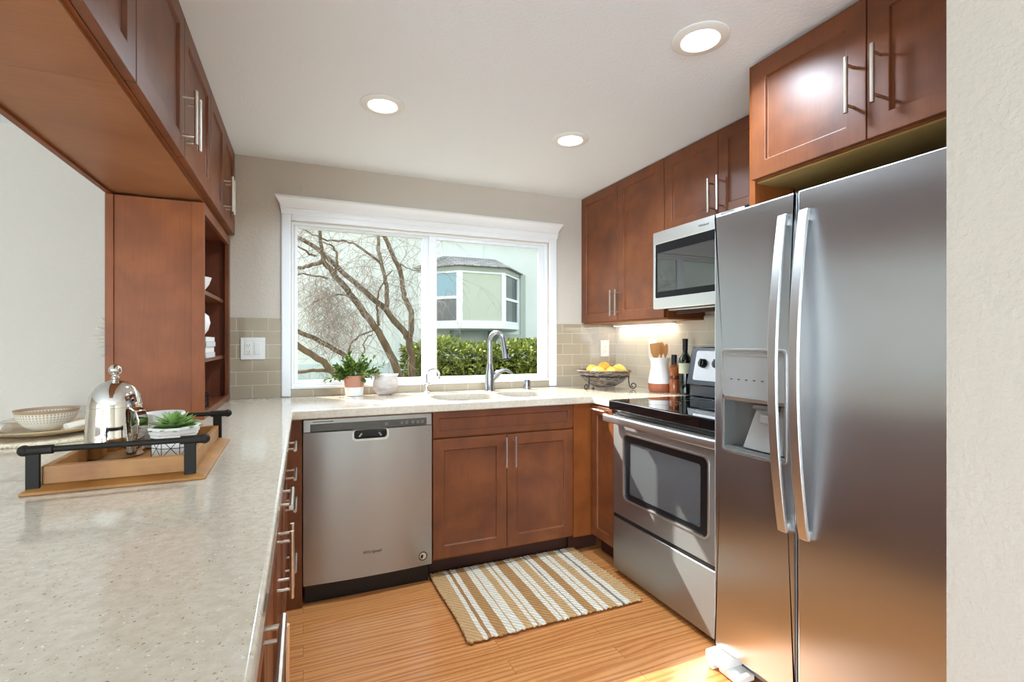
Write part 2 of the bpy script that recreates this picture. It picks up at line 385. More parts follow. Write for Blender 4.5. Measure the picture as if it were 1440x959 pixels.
def text(name, body, size, loc, rot, m, parent, ext=.0004):
    cu = bpy.data.curves.new(name, 'FONT'); cu.body = body; cu.size = size; cu.extrude = ext; cu.align_x = 'CENTER'; cu.align_y = 'CENTER'; cu.shear = .25
    o = bpy.data.objects.new(name, cu); C.objects.link(o); bpy.context.view_layer.update()
    me = bpy.data.meshes.new_from_object(o.evaluated_get(bpy.context.evaluated_depsgraph_get())); bpy.data.objects.remove(o)
    me.materials.clear(); me.materials.append(M[m])
    o = bpy.data.objects.new(name, me); C.objects.link(o); o.parent = parent; o.location = loc; o.rotation_euler = rot
    return o

# ------------------------------------------------------------------ the room shell
YB, XR, H = 3.0464, 2.136, 2.2495      # back wall, right wall, ceiling
CT = .915                               # worktop height
WX0, WX1, WZ0, WZ1 = -.064, 1.575, .972, 1.915   # window opening
XL, YF = -5.0, -5.0
struct(MB().box(-.70, -.6, -.1, XR + .15, YB + .15, 0).build('floor', 'floor'))
fl_ = MB().box(XL - .15, YF - .15, -.1, XR + .15, -.6005, 0).box(XL - .15, -.6, -.1, -.7005, YB + .15, 0)
struct(fl_.build('floor_living_bounce', 'bounce_floor'))  # unseen floor behind the kitchen, made pale to bounce light onto the ceiling
struct(MB().box(XL - .15, YF - .15, H, XR + .15, YB + .15, H + .1).build('ceiling', 'ceil'))
w = MB()
w.box(XL - .15, YB, 0, WX0, YB + .15, H).box(WX1, YB, 0, XR + .15, YB + .15, H).box(WX0, YB, 0, WX1, YB + .15, WZ0).box(WX0, YB, WZ1, WX1, YB + .15, H)
struct(w.build('wall_back', 'paint'))
struct(MB().box(XR, -.1, 0, XR + .15, YB, H).build('wall_right', 'paint'))
# the wing wall beside the fridge, running on towards the camera
struct(MB().box(1.176, YF, 0, XR + .15, .5575, H).build('wall_wing', 'paint'))
def wall_with_opening(name, axis, pos, a0, a1, o0, o1, z0, z1):
    w = MB()
    def b(p, q, zz0, zz1):
        if axis == 'x': w.box(pos, p, zz0, pos + .15, q, zz1)
        else: w.box(p, pos, zz0, q, pos + .15, zz1)
    b(a0, o0, 0, H); b(o1, a1, 0, H); b(o0, o1, z1, H)
    if z0 > 0: b(o0, o1, 0, z0)
    return struct(w.build(name, 'paint'))
wall_with_opening('wall_left', 'x', XL - .15, YF, YB, -4.1, -.7, .6, 2.1)
wall_with_opening('wall_front', 'y', YF - .15, XL, XR, -3.75, -1.45, .4, 2.1)

# window casing with crown, sill strip
t_ = MB()
t_.box(-.113, YB - .02, CT + .002, -.064, YB, 1.96).box(1.575, YB - .02, CT + .002, 1.632, YB, 1.96).box(-.064, YB - .02, 1.915, 1.575, YB, 1.96)
t_.box(-.064, YB - .006, .955, 1.575, YB + .05, .974)
struct(t_.build('trim_1', 'trim', bevel=.006, seg=2))
prof = [(0, 1.945), (-.026, 1.945), (-.028, 1.965), (-.034, 1.975), (-.030, 1.98), (-.036, 2.0), (-.052, 2.025), (-.058, 2.03), (-.058, 2.042), (0, 2.042)]
c_ = MB(); rings = []
for sx, side in ((-1, -.113), (1, 1.632)):
    rings.append([(side + sx * max(0, -y - .026) * .9, YB + y, z) for y, z in prof])
c_.loft(rings); struct(c_.build('trim_2', 'trim', smooth=20))
# window_1: outer frame, two sashes with panes, latch
win = bpy.data.objects.new('window_1', None); C.objects.link(win); struct(win)
yw = YB + .035
def frame(x0, z0, x1, z1, wl, wr, wb, wt, ya, yb):
    mb = MB(); ringplate(mb, [(x0, z0), (x1, z0), (x1, z1), (x0, z1)], [(x0 + wl, z0 + wb), (x1 - wr, z0 + wb), (x1 - wr, z1 - wt), (x0 + wl, z1 - wt)], ya, yb); return mb
frame(WX0, WZ0, WX1, WZ1, .014, .022, .012, .016, YB + .012, YB + .11).build('window_frame', 'vinyl', win, bevel=.003)
sl_ = frame(-.050, .984, .742, 1.899, .02, .042, .018, .012, YB + .05, YB + .085).build('sash', 'vinyl', win, bevel=.003)
sr_ = frame(.735, .984, 1.553, 1.899, .052, .042, .020, .020, YB + .026, YB + .049).build('sash', 'vinyl', win, bevel=.003)
MB().box(-.028, YB + .066, 1.003, .7, YB + .070, 1.888).build('pane', 'glass', sl_, smooth=0)
MB().box(.788, YB + .036, 1.005, 1.512, YB + .040, 1.878).build('pane', 'glass', sr_, smooth=0)
MB().box(.745, YB + .016, 1.36, .762, YB + .026, 1.45).box(.750, YB + .008, 1.385, .757, YB + .018, 1.43).build('latch', 'plastic', sr_, bevel=.002)
# backsplash tile
struct(MB().box(-.372, YB - .010, CT + .001, -.113, YB, 1.3605).build('trim_3', 'tile_b', smooth=0))
struct(MB().box(1.632, YB - .010, CT + .001, XR, YB, 1.352).build('trim_4', 'tile_b', smooth=0))
struct(MB().box(XR - .010, 1.44, CT + .001, XR, YB - .01, 1.375).build('trim_5', 'tile_r', smooth=0))
struct(MB().box(-.064, YB - .008, CT + .001, 1.575, YB, .955).build('trim_6', 'tile_b', smooth=0))

# ------------------------------------------------------------------ cabinet parts
DT = .022
def door(parent, x0, x1, z0, z1, name='door', m='wood', fw=.058, rec=.009, t=DT):
    mb = MB(); bm = mb.bm
    def ring(i, y): return [bm.verts.new(p) for p in ((x0 + i, y, z0 + i), (x1 - i, y, z0 + i), (x1 - i, y, z1 - i), (x0 + i, y, z1 - i))]
    B, O, I, Q = ring(0, -.0005), ring(0, -t), ring(fw, -t), ring(fw + .004, -t + rec)
    for a, b in ((B, O), (O, I), (I, Q)):
        for k in range(4): bm.faces.new((a[k], a[(k + 1) % 4], b[(k + 1) % 4], b[k]))
    bm.faces.new(Q); bm.faces.new(B[::-1])
    return mb.build(name, m, parent, bevel=.0016, seg=2)
def handle(parent, x, z, ln, vertical=True, y=-DT, off=.036):
    mb = MB(); r = .0062
    if vertical:
        mb.tube([(x, y - off, z - ln / 2), (x, y - off, z + ln / 2)], r, 10)
        for s in (-.36, .36): mb.tube([(x, y - off, z + s * ln), (x, y, z + s * ln)], .0045, 8)
    else:
        mb.tube([(x - ln / 2, y - off, z), (x + ln / 2, y - off, z)], r, 10)
        for s in (-.36, .36): mb.tube([(x + s * ln, y - off, z), (x + s * ln, y, z)], .0045, 8)
    o = mb.build('handle', 'nickel', parent); o['label'] = 'brushed nickel bar handle'; return o
def carcass(parent, W, D, z0, z1, m='wood_flat', name='body', bottom='wood_x_lit'):
    return MB().box(0, 0, z0, W, D, z1).build(name, m, parent, bevel=.0012)

# --- left upper cabinets over the peninsula (fronts face +X)
RL = PI / 2
XUL = -.363; ZU = 1.80
def upper(name_loc, rz, W, D, z0, z1, label, doors, hz, group=None, bm_='wood_flat'):
    t = thing('upper_cabinet', label, 'cabinet', name_loc, rz, group)
    carcass(t, W, D, z0, z1)
    for x0, x1, hx in doors:
        d = door(t, x0, x1, z0 + .002, z1 - .004)
        if hx is not None: handle(d, hx, hz, .165)
    return t
g = 'upper cabinets hanging over the peninsula'
for y0, y1, lab in ((.37, 1.33, 'reddish brown upper cabinet over the peninsula, nearest the camera, cut off by the frame'),
                    (1.33, 2.29, 'reddish brown upper cabinet over the peninsula, middle one of the row, with paired bar handles'),
                    (2.29, YB - .012, 'narrow reddish brown upper cabinet above the open shelf unit, at the window wall')):
    W = y1 - y0 - .001; md = W / 2
    t = upper((XUL, y0, 0), RL, W, .318, ZU, H - .001, lab, ((.002, md - .0015, md - .03), (md + .0015, W - .002, md + .03)), 1.92, g)
    mb = MB().box(.0, .010, ZU - .007, W, .318, ZU - .0003); mb.build('underside_panel', 'wood_x_lit', t)
    MB().box(0, .300, ZU - .016, W, .3185, ZU - .0055).build('rear_rail', 'wood_flat', t, bevel=.001)

# --- open shelf unit standing on the peninsula
t = thing('shelf_unit', 'tall open reddish wood shelf unit standing on the peninsula end, with three bays', 'shelf', (XUL - .0195, 2.285, 0), RL)
W = YB - .012 - 2.285; z0, z1 = CT + .001, ZU - .018
MB().box(0, .0005, z0, .018, .297, z1).build('side_panel', 'wood_flat', t)
MB().box(W - .018, .0005, z0, W, .297, z1).build('side_panel', 'wood_in', t)
MB().box(.018, .300, z0, W - .018, .297, z1).build('back_panel', 'wood_in', t)
MB().box(.018, .0005, z0, W - .018, .2815, z0 + .02).build('bottom_panel', 'wood_in', t)
MB().box(.018, .0005, z1 - .018, W - .018, .2815, z1).build('top_panel', 'wood_in', t)
mb = MB(); ringplate(mb, [(0, z0), (W, z0), (W, z1), (0, z1)], [(.013, z0 + .030), (W - .05, z0 + .030), (W - .05, z1 - .040), (.013, z1 - .040)], -.019, 0)
mb.build('face_frame', 'wood', t, bevel=.0012)
MB().box(-.006, -.0192, z0, -.0003, .024, z1).build('corner_post', 'wood_flat', t, bevel=.001)
MB().box(-.006, .273, z0, -.0003, .299, z1).build('corner_post', 'wood_flat', t, bevel=.001)
for zz in (1.138, 1.432): MB().box(.0185, .008, zz, W - .0185, .281, zz + .018).build('shelf', 'wood', t, bevel=.001)

# --- right upper cabinets (fronts face -X)
RR = -PI / 2
XUR = 1.838 + DT
g = 'upper cabinets on the range wall'
def wall_cab(y1, W, z0, lab, hz):
    md = W / 2
    return upper((XUR, y1, 0), RR, W, XR - XUR - .001, z0, H - .001, lab, ((.002, md - .0015, md - .028), (md + .0015, W - .002, md + .028)), hz, g)
t = wall_cab(YB - .002, .878, 1.36, 'tall double-door reddish brown wall cabinet in the corner right of the window', 1.475)
MB().box(.0, .002, 1.352, .878, .27, 1.3597).build('underside_panel', 'wood_x_lit', t)
wall_cab(2.165, .765, 1.822, 'short double-door reddish brown wall cabinet above the microwave', 1.935)
# --- cabinet above the fridge
t = thing('upper_cabinet', 'deep warm brown cabinet above the fridge with a lamp glow on its left door', 'cabinet', (1.532, 1.335, 0), RR)
Wf, Df = .775, XR - 1.532 - .001
MB().box(.026, .0, 1.815, Wf, Df, H - .001).build('body', 'wood_flat', t, bevel=.001)
MB().box(0, -.0005, 1.712, .0255, Df, H - .001).build('side_panel', 'wood_flat', t, bevel=.001)
MB().box(.026, .012, 1.809, Wf, Df, 1.8147).build('underside_panel', 'ply', t)
for x0, x1, hx in ((.027, .4245, .4245 - .035), (.4275, Wf - .002, .4275 + .035)):
    d = door(t, x0, x1, 1.817, H - .02); handle(d, hx, 1.985, .165)

# ------------------------------------------------------------------ base cabinets
YD = 2.456          # front plane of the sink run doors
YC = YD + DT        # box fronts
# sink base
t = thing('base_cabinet', 'reddish brown sink base cabinet with a false drawer front and two doors', 'cabinet', (.606, YC, 0))
Ws = .824
mb = MB().box(0, 0, .10, Ws, .016, .868).box(0, .016, .10, .018, .55, .868).box(Ws - .018, .016, .10, Ws, .55, .868).box(.018, .016, .10, Ws - .018, .55, .118)
mb.build('body', 'wood_flat', t)
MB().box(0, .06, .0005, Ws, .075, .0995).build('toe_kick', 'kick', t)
door(t, .003, Ws - .002, .735, .866, 'drawer_front', fw=.032)
for x0, x1, hx in ((.003, .410, .394), (.413, Ws - .002, .449)):
    d = door(t, x0, x1, .116, .725); handle(d, hx, .634, .165)
# corner filler + narrow pull-out right of it
t = thing('base_cabinet', 'corner base cabinet left of the range with a narrow framed door and a horizontal handle', 'cabinet', (1.56, YC, 0), RR)
MB().box(.024, .0, .10, .276, .55, .868).build('body', 'wood_flat', t, bevel=.001)
MB().box(0, -.128, .10, .022, -.0005, .868).build('filler_panel', 'wood_flat', t, bevel=.001).data
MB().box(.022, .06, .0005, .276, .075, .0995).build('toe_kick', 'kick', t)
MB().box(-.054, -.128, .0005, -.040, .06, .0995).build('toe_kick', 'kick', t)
d = door(t, .048, .270, .115, .862, fw=.05); handle(d, .155, .845, .13, False, off=.03)
# peninsula cabinets
g = 'base cabinets under the peninsula'
XP = -.087
def pen(y0, y1, lab):
    t = thing('base_cabinet', lab, 'cabinet', (XP, y0, 0), RL, g)
    W = y1 - y0 - .001
    MB().box(0, 0, .10, W, .58, .868).build('body', 'wood_flat', t, bevel=.001)
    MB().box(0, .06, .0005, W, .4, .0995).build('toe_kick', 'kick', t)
    return t, W
t, W = pen(1.98, 2.42, 'reddish brown drawer base cabinet under the peninsula, beside the dishwasher corner')
for a, b, hz in ((.735, .866, .80), (.60, .731, .685), (.36, .596, .56), (.115, .356, .32)):
    d = door(t, .003, W - .003, a, b, 'drawer_front', fw=.03); handle(d, .22, hz, .18, False)
t, W = pen(1.06, 1.98, 'wide base cabinet under the peninsula with one drawer over two doors')
d = door(t, .003, W - .003, .735, .866, 'drawer_front', fw=.03); handle(d, .45, .79, .18, False)
for x0, x1, hx in ((.003, W / 2 - .0015, W / 2 - .032), (W / 2 + .0015, W - .003, W / 2 + .032)):
    d = door(t, x0, x1, .116, .725); handle(d, hx, .61, .185)
t, W = pen(.40, 1.06, 'base cabinet under the near end of the peninsula, nearest the camera')
d = door(t, .003, W - .003, .735, .866, 'drawer_front', fw=.03); handle(d, .36, .79, .20, False)
d = door(t, .003, W - .003, .116, .725); handle(d, .6, .61, .185)
# corner panel between the peninsula and the dishwasher
t = thing('corner_panel', 'narrow dark reddish filler panel between the dishwasher and the peninsula drawers', 'panel', (XP, YC, 0))
MB().box(.0, -.022, .0005, .082, -.004, .868).build('filler_panel', 'wood', t, bevel=.001)
MB().box(.0, -.0035, .0005, .080, .5, .868).build('side_panel', 'wood_flat', t)
# dining side of the peninsula
t = thing('peninsula_back', 'reddish wood panel closing the dining side of the peninsula', 'panel', (-.69, 0, 0))
MB().box(-.015, .40, .0005, .0, YB - .01, .868).build('panel', 'wood_flat', t)

# ------------------------------------------------------------------ worktop with sink cut-outs
outline = [(-1.10, .38), (-.044, .38), (-.044, 2.428), (1.535, 2.428), (1.535, 2.199), (XR - .002, 2.199), (XR - .002, YB - .002), (-1.10, YB - .002)]
mb = MB(); mb.poly(outline, 'z', .870, CT)
ct = mb.build('countertop', 'quartz', smooth=0)
def bowl_outline(x0, y0, x1, y1, rl, n=10):
    return rrect(x0, y0, x1, y1, rl, n)
B1 = bowl_outline(.665, 2.505, 1.045, 2.862, .13); B2 = bowl_outline(1.075, 2.53, 1.365, 2.845, .10)
for b in (B1, B2):
    cut(ct, MB().poly(b, 'z', .80, 1.0).build('cutter', 'quartz', smooth=0))
for p in ct.data.polygons: p.use_smooth = True
ct.data.set_sharp_from_angle(angle=math.radians(40))
bv = ct.modifiers.new('bevel', 'BEVEL'); bv.width = .016; bv.segments = 4; bv.limit_method = 'ANGLE'; bv.angle_limit = math.radians(60)
tag(ct, 'beige speckled quartz worktop covering the peninsula and the sink run', 'countertop')
# sink
t = thing('sink', 'undermount stainless double bowl sink below the window', 'sink', (1.0, 2.68, 0))
for b, dz in ((B1, .20), (B2, .17)):
    mb = MB(); cx = sum(p[0] for p in b) / len(b); cy = sum(p[1] for p in b) / len(b)
    def sc(k, z): return [((cx + (x - cx) * k) - 1.0, (cy + (y - cy) * k) - 2.68, z) for x, y in b]
    mb.loft([sc(1.03, .869), sc(1.0, .869), sc(.97, .869 - dz * .8), sc(.88, .869 - dz), sc(.86, .869 - dz - .004), sc(.98, .869 - dz * .8), sc(1.03, .866)], cap=False)
    k = [mb.bm.verts.new(p) for p in sc(.88, .869 - dz)]; mb.bm.faces.new(k)
    bo = mb.build('bowl', 'sinksteel', t)
    MB().lathe([(.045, 0), (.045, .003), (.03, .003), (.025, .001)], 20, (cx - 1, cy - 2.68, .869 - dz + .0005)).build('drain', 'chrome', bo)
# main faucet
def arcpts(c, r, a0, a1, n, ax=(1, 0)):
    return [(c[0] + r * math.cos(math.radians(a0 + (a1 - a0) * k / n)) * ax[0], c[1] + r * math.cos(math.radians(a0 + (a1 - a0) * k / n)) * ax[1], c[2] + r * math.sin(math.radians(a0 + (a1 - a0) * k / n))) for k in range(n + 1)]
t = thing('faucet', 'tall brushed nickel gooseneck kitchen faucet with side lever, centred behind the sink', 'faucet', (1.10, 2.945, CT), math.radians(-62))
# local +x is the way the spout points
mb = MB(); mb.lathe([(.034, .0005), (.034, .006), (.031, .012), (.029, .09), (.026, .125), (.018, .17)], 24); mb.build('base', 'faucetsteel', t)
pts = [(0, 0, .16), (0, 0, .30)] + arcpts((.055, 0, .315), .055, 180, 15, 14) 
mb = MB(); mb.tube(pts, [.0165, .0150] + [.0145] * 15, 16); mb.build('spout', 'faucetsteel', t)
e = Vector(pts[-1]); d_ = Vector((.22, 0, -1)).normalized()
mb = MB(); mb.tube([e, e + d_ * .05, e + d_ * .10, e + d_ * .125], [.0145, .017, .021, .021], 18); sh = mb.build('spray_head', 'faucetsteel', t)
q = e + d_ * .08
MB().box(q.x + .012, -.006, q.z - .016, q.x + .026, .006, q.z + .016).build('button', 'black', sh, bevel=.002)
mb = MB(); mb.tube([e + d_ * .1255, e + d_ * .131], .018, 18); mb.build('aerator', 'black', sh)
lv = MB()
side = Vector((.62, .78, 0)).normalized()
P0 = Vector((0, 0, .055))
lv.tube([P0, P0 + side * .045 + Vector((0, 0, .045)), P0 + side * .06 + Vector((0, 0, .062))], [.020, .022, .020], 14)
lv.tube([P0 + side * .050 + Vector((0, 0, .058)), P0 + side * .085 + Vector((0, 0, .075)), P0 + side * .115 + Vector((0, 0, .072)), P0 + side * .15 + Vector((0, 0, .052))], [.014, .010, .009, .006], 12, flat=1.2)
lv.build('lever', 'faucetsteel', t)
# filtered water faucet
t = thing('faucet', 'small chrome drinking water faucet left of the sink', 'faucet', (.695, 2.965, CT), math.radians(-12))
MB().lathe([(.022, .0005), (.022, .005), (.012, .010), (.0105, .040), (.013, .044), (.013, .056), (.008, .062)], 20).build('base', 'chrome', t)
pts = [(0, 0, .05), (0, 0, .105)] + arcpts((.038, 0, .108), .038, 180, -5, 12) + [(.0765, 0, .085)]
MB().tube(pts, .0065, 12).build('spout', 'chrome', t)
mb = MB().tube([(.0, -.012, .046), (.0, -.03, .050)], .007, 10); mb.tube([(0, -.028, .052), (.03, -.034, .066)], .005, 8); mb.build('lever', 'chrome', t)
# air gap cap
tag(MB().lathe([(.026, .0005), (.026, .003), (.0225, .004), (.0225, .056), (.0205, .061), (.001, .062)], 24).build('air_gap', 'faucetsteel', loc=(1.362, 2.945, CT)), 'short brushed nickel air gap cap right of the tall faucet', 'sink fitting')

# ------------------------------------------------------------------ dishwasher
t = thing('dishwasher', 'stainless dishwasher beside the peninsula corner, left of the sink cabinet', 'dishwasher', (0, YD, 0))
MB().box(.004, .04, .10, .598, .57, .862).build('body', 'greyplastic', t)
arc = [(.0, .035)] + [(.602 * k / 24, -.012 * math.sin(PI * k / 24) - .001) for k in range(25)] + [(.602, .035)]
dr = MB(); dr.poly(arc, 'z', .098, .8045)
dr = dr.build('door', 'steel_h', t, smooth=25)
ck = rrect(.218, .755, .382, .83, .018, 4)
cut(dr, MB().poly(ck, 'y', -.05, .022).build('cutter', 'steel_h', smooth=0, parent=t))
for p in dr.data.polygons: p.use_smooth = True
dr.data.set_sharp_from_angle(angle=math.radians(25))
pk = MB(); ringplate(pk, rrect(.214, .752, .386, .806, .018, 4), rrect(.223, .762, .377, .8055, .014, 4), -.0155, -.009); pk.build('pocket_rim', 'steel', dr)
MB().poly(rrect(.222, .757, .378, .806, .014, 4), 'y', .018, .021).build('pocket', 'black', dr, smooth=0)
for sx in (.248, .352): MB().tube([(sx, .0, .77), (sx + (.012 if sx < .3 else -.012), .0, .786)], .004, 8).build('latch_clip', 'steel', dr)
cp = MB().box(0, -.004, .8065, .602, .035, .8655).build('control_panel', 'steel_h', t, bevel=.002)
MB().box(.03, -.0065, .8085, .574, -.0042, .844).build('display_strip', 'darkstrip', cp, bevel=.001)
mb = MB()
for k in range(12): mb.box(.042 + k * .0075, -.0048, .8515, .0475 + k * .0075, -.0041, .8555)
mb.build('vent', 'black', cp)
for bx in (.375, .45, .475, .505, .53, .553): MB().lathe([(.008, 0), (.008, .0015), (.001, .002)], 14).build('button', 'greyplastic', cp, loc=(bx, -.0066, .826)).rotation_euler = (PI / 2, 0, 0)
MB().box(.008, .035, .0005, .592, .055, .0975).build('toe_kick', 'black', t)
text('logo', 'Whirlpool', .021, (.306, -.0136, .214), (PI / 2, 0, 0), 'darksteel', dr)
mb = MB().lathe([(.022, 0), (.022, .0008), (.0175, .0009), (.0172, .0002)], 28, cap=False); bd = mb.build('sticker', 'black', dr, loc=(.556, -.0042, .146)); bd.rotation_euler = (PI / 2, 0, 0)
MB().lathe([(.0172, 0), (.0172, .0006), (.0001, .0006)], 24).build('sticker_face', 'steel_lt', bd)
MB().poly([(-.012, -.010), (-.002, -.012), (.003, .002), (-.004, .010), (-.011, .004)], 'z', .0007, .0010).build('sticker_mark', 'black', bd, smooth=0)

# ------------------------------------------------------------------ range
RX = 1.522
t = thing('range', 'stainless electric range with black glass cooktop, between the corner and the fridge', 'range', (RX, 2.195, 0), RR)
W = .756
MB().box(.002, .035, .03, W - .002, .60, .905).build('body', 'black', t)
ckt = MB().box(0, -.03, .868, W, .56, .9195).build('cooktop', 'blackglass', t, bevel=.007, seg=3)
for bx, by, br_ in ((.2, .14, .105), (.56, .14, .085), (.2, .40, .075), (.56, .40, .105)):
    mb = MB(); mb.lathe([(br_, 0), (br_, .0003), (br_ - .004, .0003), (br_ - .004, 0)], 40, cap=False); mb.build('burner_ring', 'greyplastic', ckt, loc=(bx, by, .9197))
MB().box(.003, -.012, .846, W - .003, .03, .8675).build('vent_trim', 'black', t, bevel=.004)
od = MB(); ringplate(od, rrect(.003, .322, W - .003, .842, .006, 5), rrect(.092, .418, W - .088, .752, .03, 5), 0, .034)
od = od.build('oven_door', 'steel_range', t, bevel=.002)
wf = MB(); ringplate(wf, rrect(.086, .412, W - .082, .758, .034, 5), rrect(.094, .420, W - .090, .750, .028, 5), -.003, .004); wf.build('window_trim', 'steel_lt', od)
mb = MB(); ringplate(mb, rrect(.0925, .4185, W - .0885, .7515, .03, 5), rrect(.135, .45, W - .135, .715, .012, 5), .004, .006); mb.build('window_border', 'black', od)
MB().poly(rrect(.0925, .4185, W - .0885, .7515, .03, 5), 'y', .008, .011).build('window_glass', 'ovenglass', od, smooth=0)
MB().box(.094, .0305, .42, W - .09, .0340, .75).build('oven_cavity', 'darksteel', od)
for zz in (.5, .6):
    mb = MB()
    for k in range(4): mb.tube([(.30, .0135 + .005 * k, zz), (W - .12, .0135 + .005 * k, zz)], .0016, 6)
    mb.build('oven_rack', 'chrome', od)
hd = MB(); prof = rrect(-.062, .806, -.040, .846, .009, 4)
hd.loft([[(x, y + (.004 if e_ else 0), z) for y, z in prof] for x, e_ in ((-.012, 1), (.02, 0), (W - .02, 0), (W + .012, 1))])
for xx in (.015, W - .045): hd.box(xx, -.046, .814, xx + .03, .001, .838)
hd.build('handle', 'steel_lt', od, bevel=.002)
dw_ = MB().box(.003, -.002, .028, W - .003, .033, .302).build('drawer', 'steel_range', t, bevel=.004)
MB().box(.003, .004, .3025, W - .003, .03, .3215).build('gap_strip', 'dark', t)
for xx, yy in ((.05, .08), (W - .05, .08), (.05, .52), (W - .05, .52)): MB().lathe([(.016, .0005), (.018, .03)], 12).build('foot', 'black', t, loc=(xx, yy, 0))
# backguard
bgx = .02
bg = MB().box(.012, .515, .9205, W - .012, .598, .985).build('backguard', 'darksteel', t, bevel=.004)
tilt = [(.500, .985), (.545, 1.198), (.598, 1.198), (.598, .985)]
cpn = MB().poly(tilt, 'x', .0, W).build('control_housing', 'darksteel', bg, bevel=.006)
def on_panel(x, h):   # point on the tilted face
    f = (h - .985) / .213; return (x, .500 + .045 * f, h)
nrm = Vector((0, -.213, .047)).normalized(); TA = math.atan2(.045, .213)
pl = MB().poly(rrect(.045, -.083, W - .045, .083, .012, 4), 'y', -.003, .0).build('panel_face', 'panelsilver', cpn, loc=on_panel(0, 1.094)); pl.rotation_euler = (-TA, 0, 0)
for kx in (.11, .21, W - .21, W - .11):
    mb = MB(); mb.lathe([(.026, 0), (.026, .006), (.021, .022), (.019, .024), (.001, .024)], 24); mb.box(-.005, -.022, .022, .005, .022, .03)
    k = mb.build('knob', 'black', pl, loc=(kx, -.0032, .012)); k.rotation_euler = (PI / 2, 0, 0)
MB().box(.29, -.005, -.035, .47, -.003, .04).build('clock_display', 'blackglass', pl)

# ------------------------------------------------------------------ microwave
t = thing('microwave', 'stainless over-the-range microwave with black glass door, hung under the short cabinet', 'microwave', (1.76, 2.162, 0), RR)
W = .735
MB().box(.004, .03, 1.405, W - .004, XR - 1.76 - .012, 1.8205).build('body', 'darksteel', t)
dd = MB(); ringplate(dd, rrect(0, 1.403, .60, 1.819, .006, 4), rrect(.017, 1.463, .56, 1.752, .008, 4), 0, .029)
dd = dd.build('door', 'steel_lt', t, bevel=.003)
mb = MB(); ringplate(mb, rrect(.0168, 1.4628, .5602, 1.7522, .008, 4), rrect(.03, 1.495, .53, 1.705, .006, 4), .0015, .0028); mb.build('window_border', 'frit', dd)
MB().poly(rrect(.0168, 1.4628, .5602, 1.7522, .008, 4), 'y', .003, .0048).build('window_glass', 'mwglass', dd, smooth=0)
MB().box(.025, .012, 1.47, .55, .0285, 1.745).build('mesh_screen', 'darksteel', dd)
MB().tube([(.585, -.035, 1.46), (.585, -.045, 1.61), (.585, -.035, 1.76)], .010, 12).build('handle', 'steel_lt', dd)
MB().box(.602, 0, 1.403, W, .029, 1.819).build('control_panel', 'blackglass', t, bevel=.003)
MB().box(.05, .06, 1.395, W - .05, .30, 1.4045).build('underside', 'steel', t, bevel=.002)
MB().box(.10, .07, 1.375, .52, .085, 1.3945).build('vent_grille', 'kick', t, bevel=.002)
text('logo', 'Whirlpool', .016, (.365, -.0006, 1.786), (PI / 2, 0, 0), 'greyplastic', dd)

# ------------------------------------------------------------------ fridge
FX = 1.4455
t = thing('refrigerator', 'stainless side-by-side refrigerator with ice dispenser, right of the range', 'refrigerator', (FX, 1.420, 0), RR)
W = .838; FS = .339
MB().box(.006, .075, .025, W - .006, XR - FX - .02, 1.690).build('body', 'fridgeside', t, bevel=.004)
DX0, DX1, DZ0, DZ1 = .040, .300, .829, 1.196
fd = MB(); ringplate(fd, rrect(0, .073, FS - .003, 1.706, .006, 5), rrect(DX0, DZ0, DX1, DZ1, .012, 5), 0, .068)
fd = fd.build('freezer_door', 'steel_v', t, bevel=.006, seg=3)
rd = MB().box(FS + .003, 0, .073, W, .068, 1.706).build('fridge_door', 'steel_v', t, bevel=.006, seg=3)
MB().box(.004, .066, .08, W - .004, .0745, 1.69).build('gasket', 'dark', t)
# dispenser
rim = MB(); ringplate(rim, rrect(DX0 - .005, DZ0 - .005, DX1 + .005, DZ1 + .005, .016, 5), rrect(DX0 + .001, DZ0 + .001, DX1 - .001, DZ1 - .001, .011, 5), -.004, .008)
rim.build('dispenser_rim', 'steel_lt', fd)
ds_ = MB().poly(rrect(DX0 + .001, 1.025, DX1 - .001, DZ1 - .001, .01, 4), 'y', .001, .03).build('dispenser_panel', 'greypanel', fd, bevel=.001)
for k in range(6): MB().box(DX0 + .035 + k * .033, .0002, 1.089, DX0 + .045 + k * .033, .0009, 1.093).build('button', 'greymark', ds_)
MB().box(DX0 + .03, .0002, 1.175, DX0 + .19, .0009, 1.183).build('display', 'steel_lt', ds_)
MB().box(DX0 + .002, -.001, 1.014, DX1 - .002, .012, 1.0245).build('dispenser_lip', 'wood_in', fd).data.materials[0] = mat('bronze_lip', (116, 94, 80), .4)
nb = MB()
for x0, y0, z0, x1, y1, z1 in ((DX0, .060, DZ0, DX1, .066, 1.024), (DX0, .004, DZ0, DX0 + .006, .060, 1.024), (DX1 - .006, .004, DZ0, DX1, .060, 1.024), (DX0 + .006, .004, DZ0, DX1 - .006, .060, DZ0 + .012), (DX0 + .006, .030, 1.010, DX1 - .006, .060, 1.024)): nb.box(x0, y0, z0, x1, y1, z1)
nb.build('dispenser_niche', 'greyplastic', fd)
mb = MB(); mb.loft([[(.17, .03, 1.008), (.275, .03, 1.008), (.275, .056, 1.008), (.17, .056, 1.008)], [(.115, .016, .845), (.28, .016, .845), (.28, .050, .845), (.115, .050, .845)]])
mb.build('paddle', 'greypanel', fd, bevel=.004)
MB().box(.165, .006, .99, .26, .05, 1.009).build('chute', 'greyplastic', fd, bevel=.006)
MB().box(.190, .010, .945, .245, .028, .975).build('lever', 'greypanel', fd, bevel=.004)
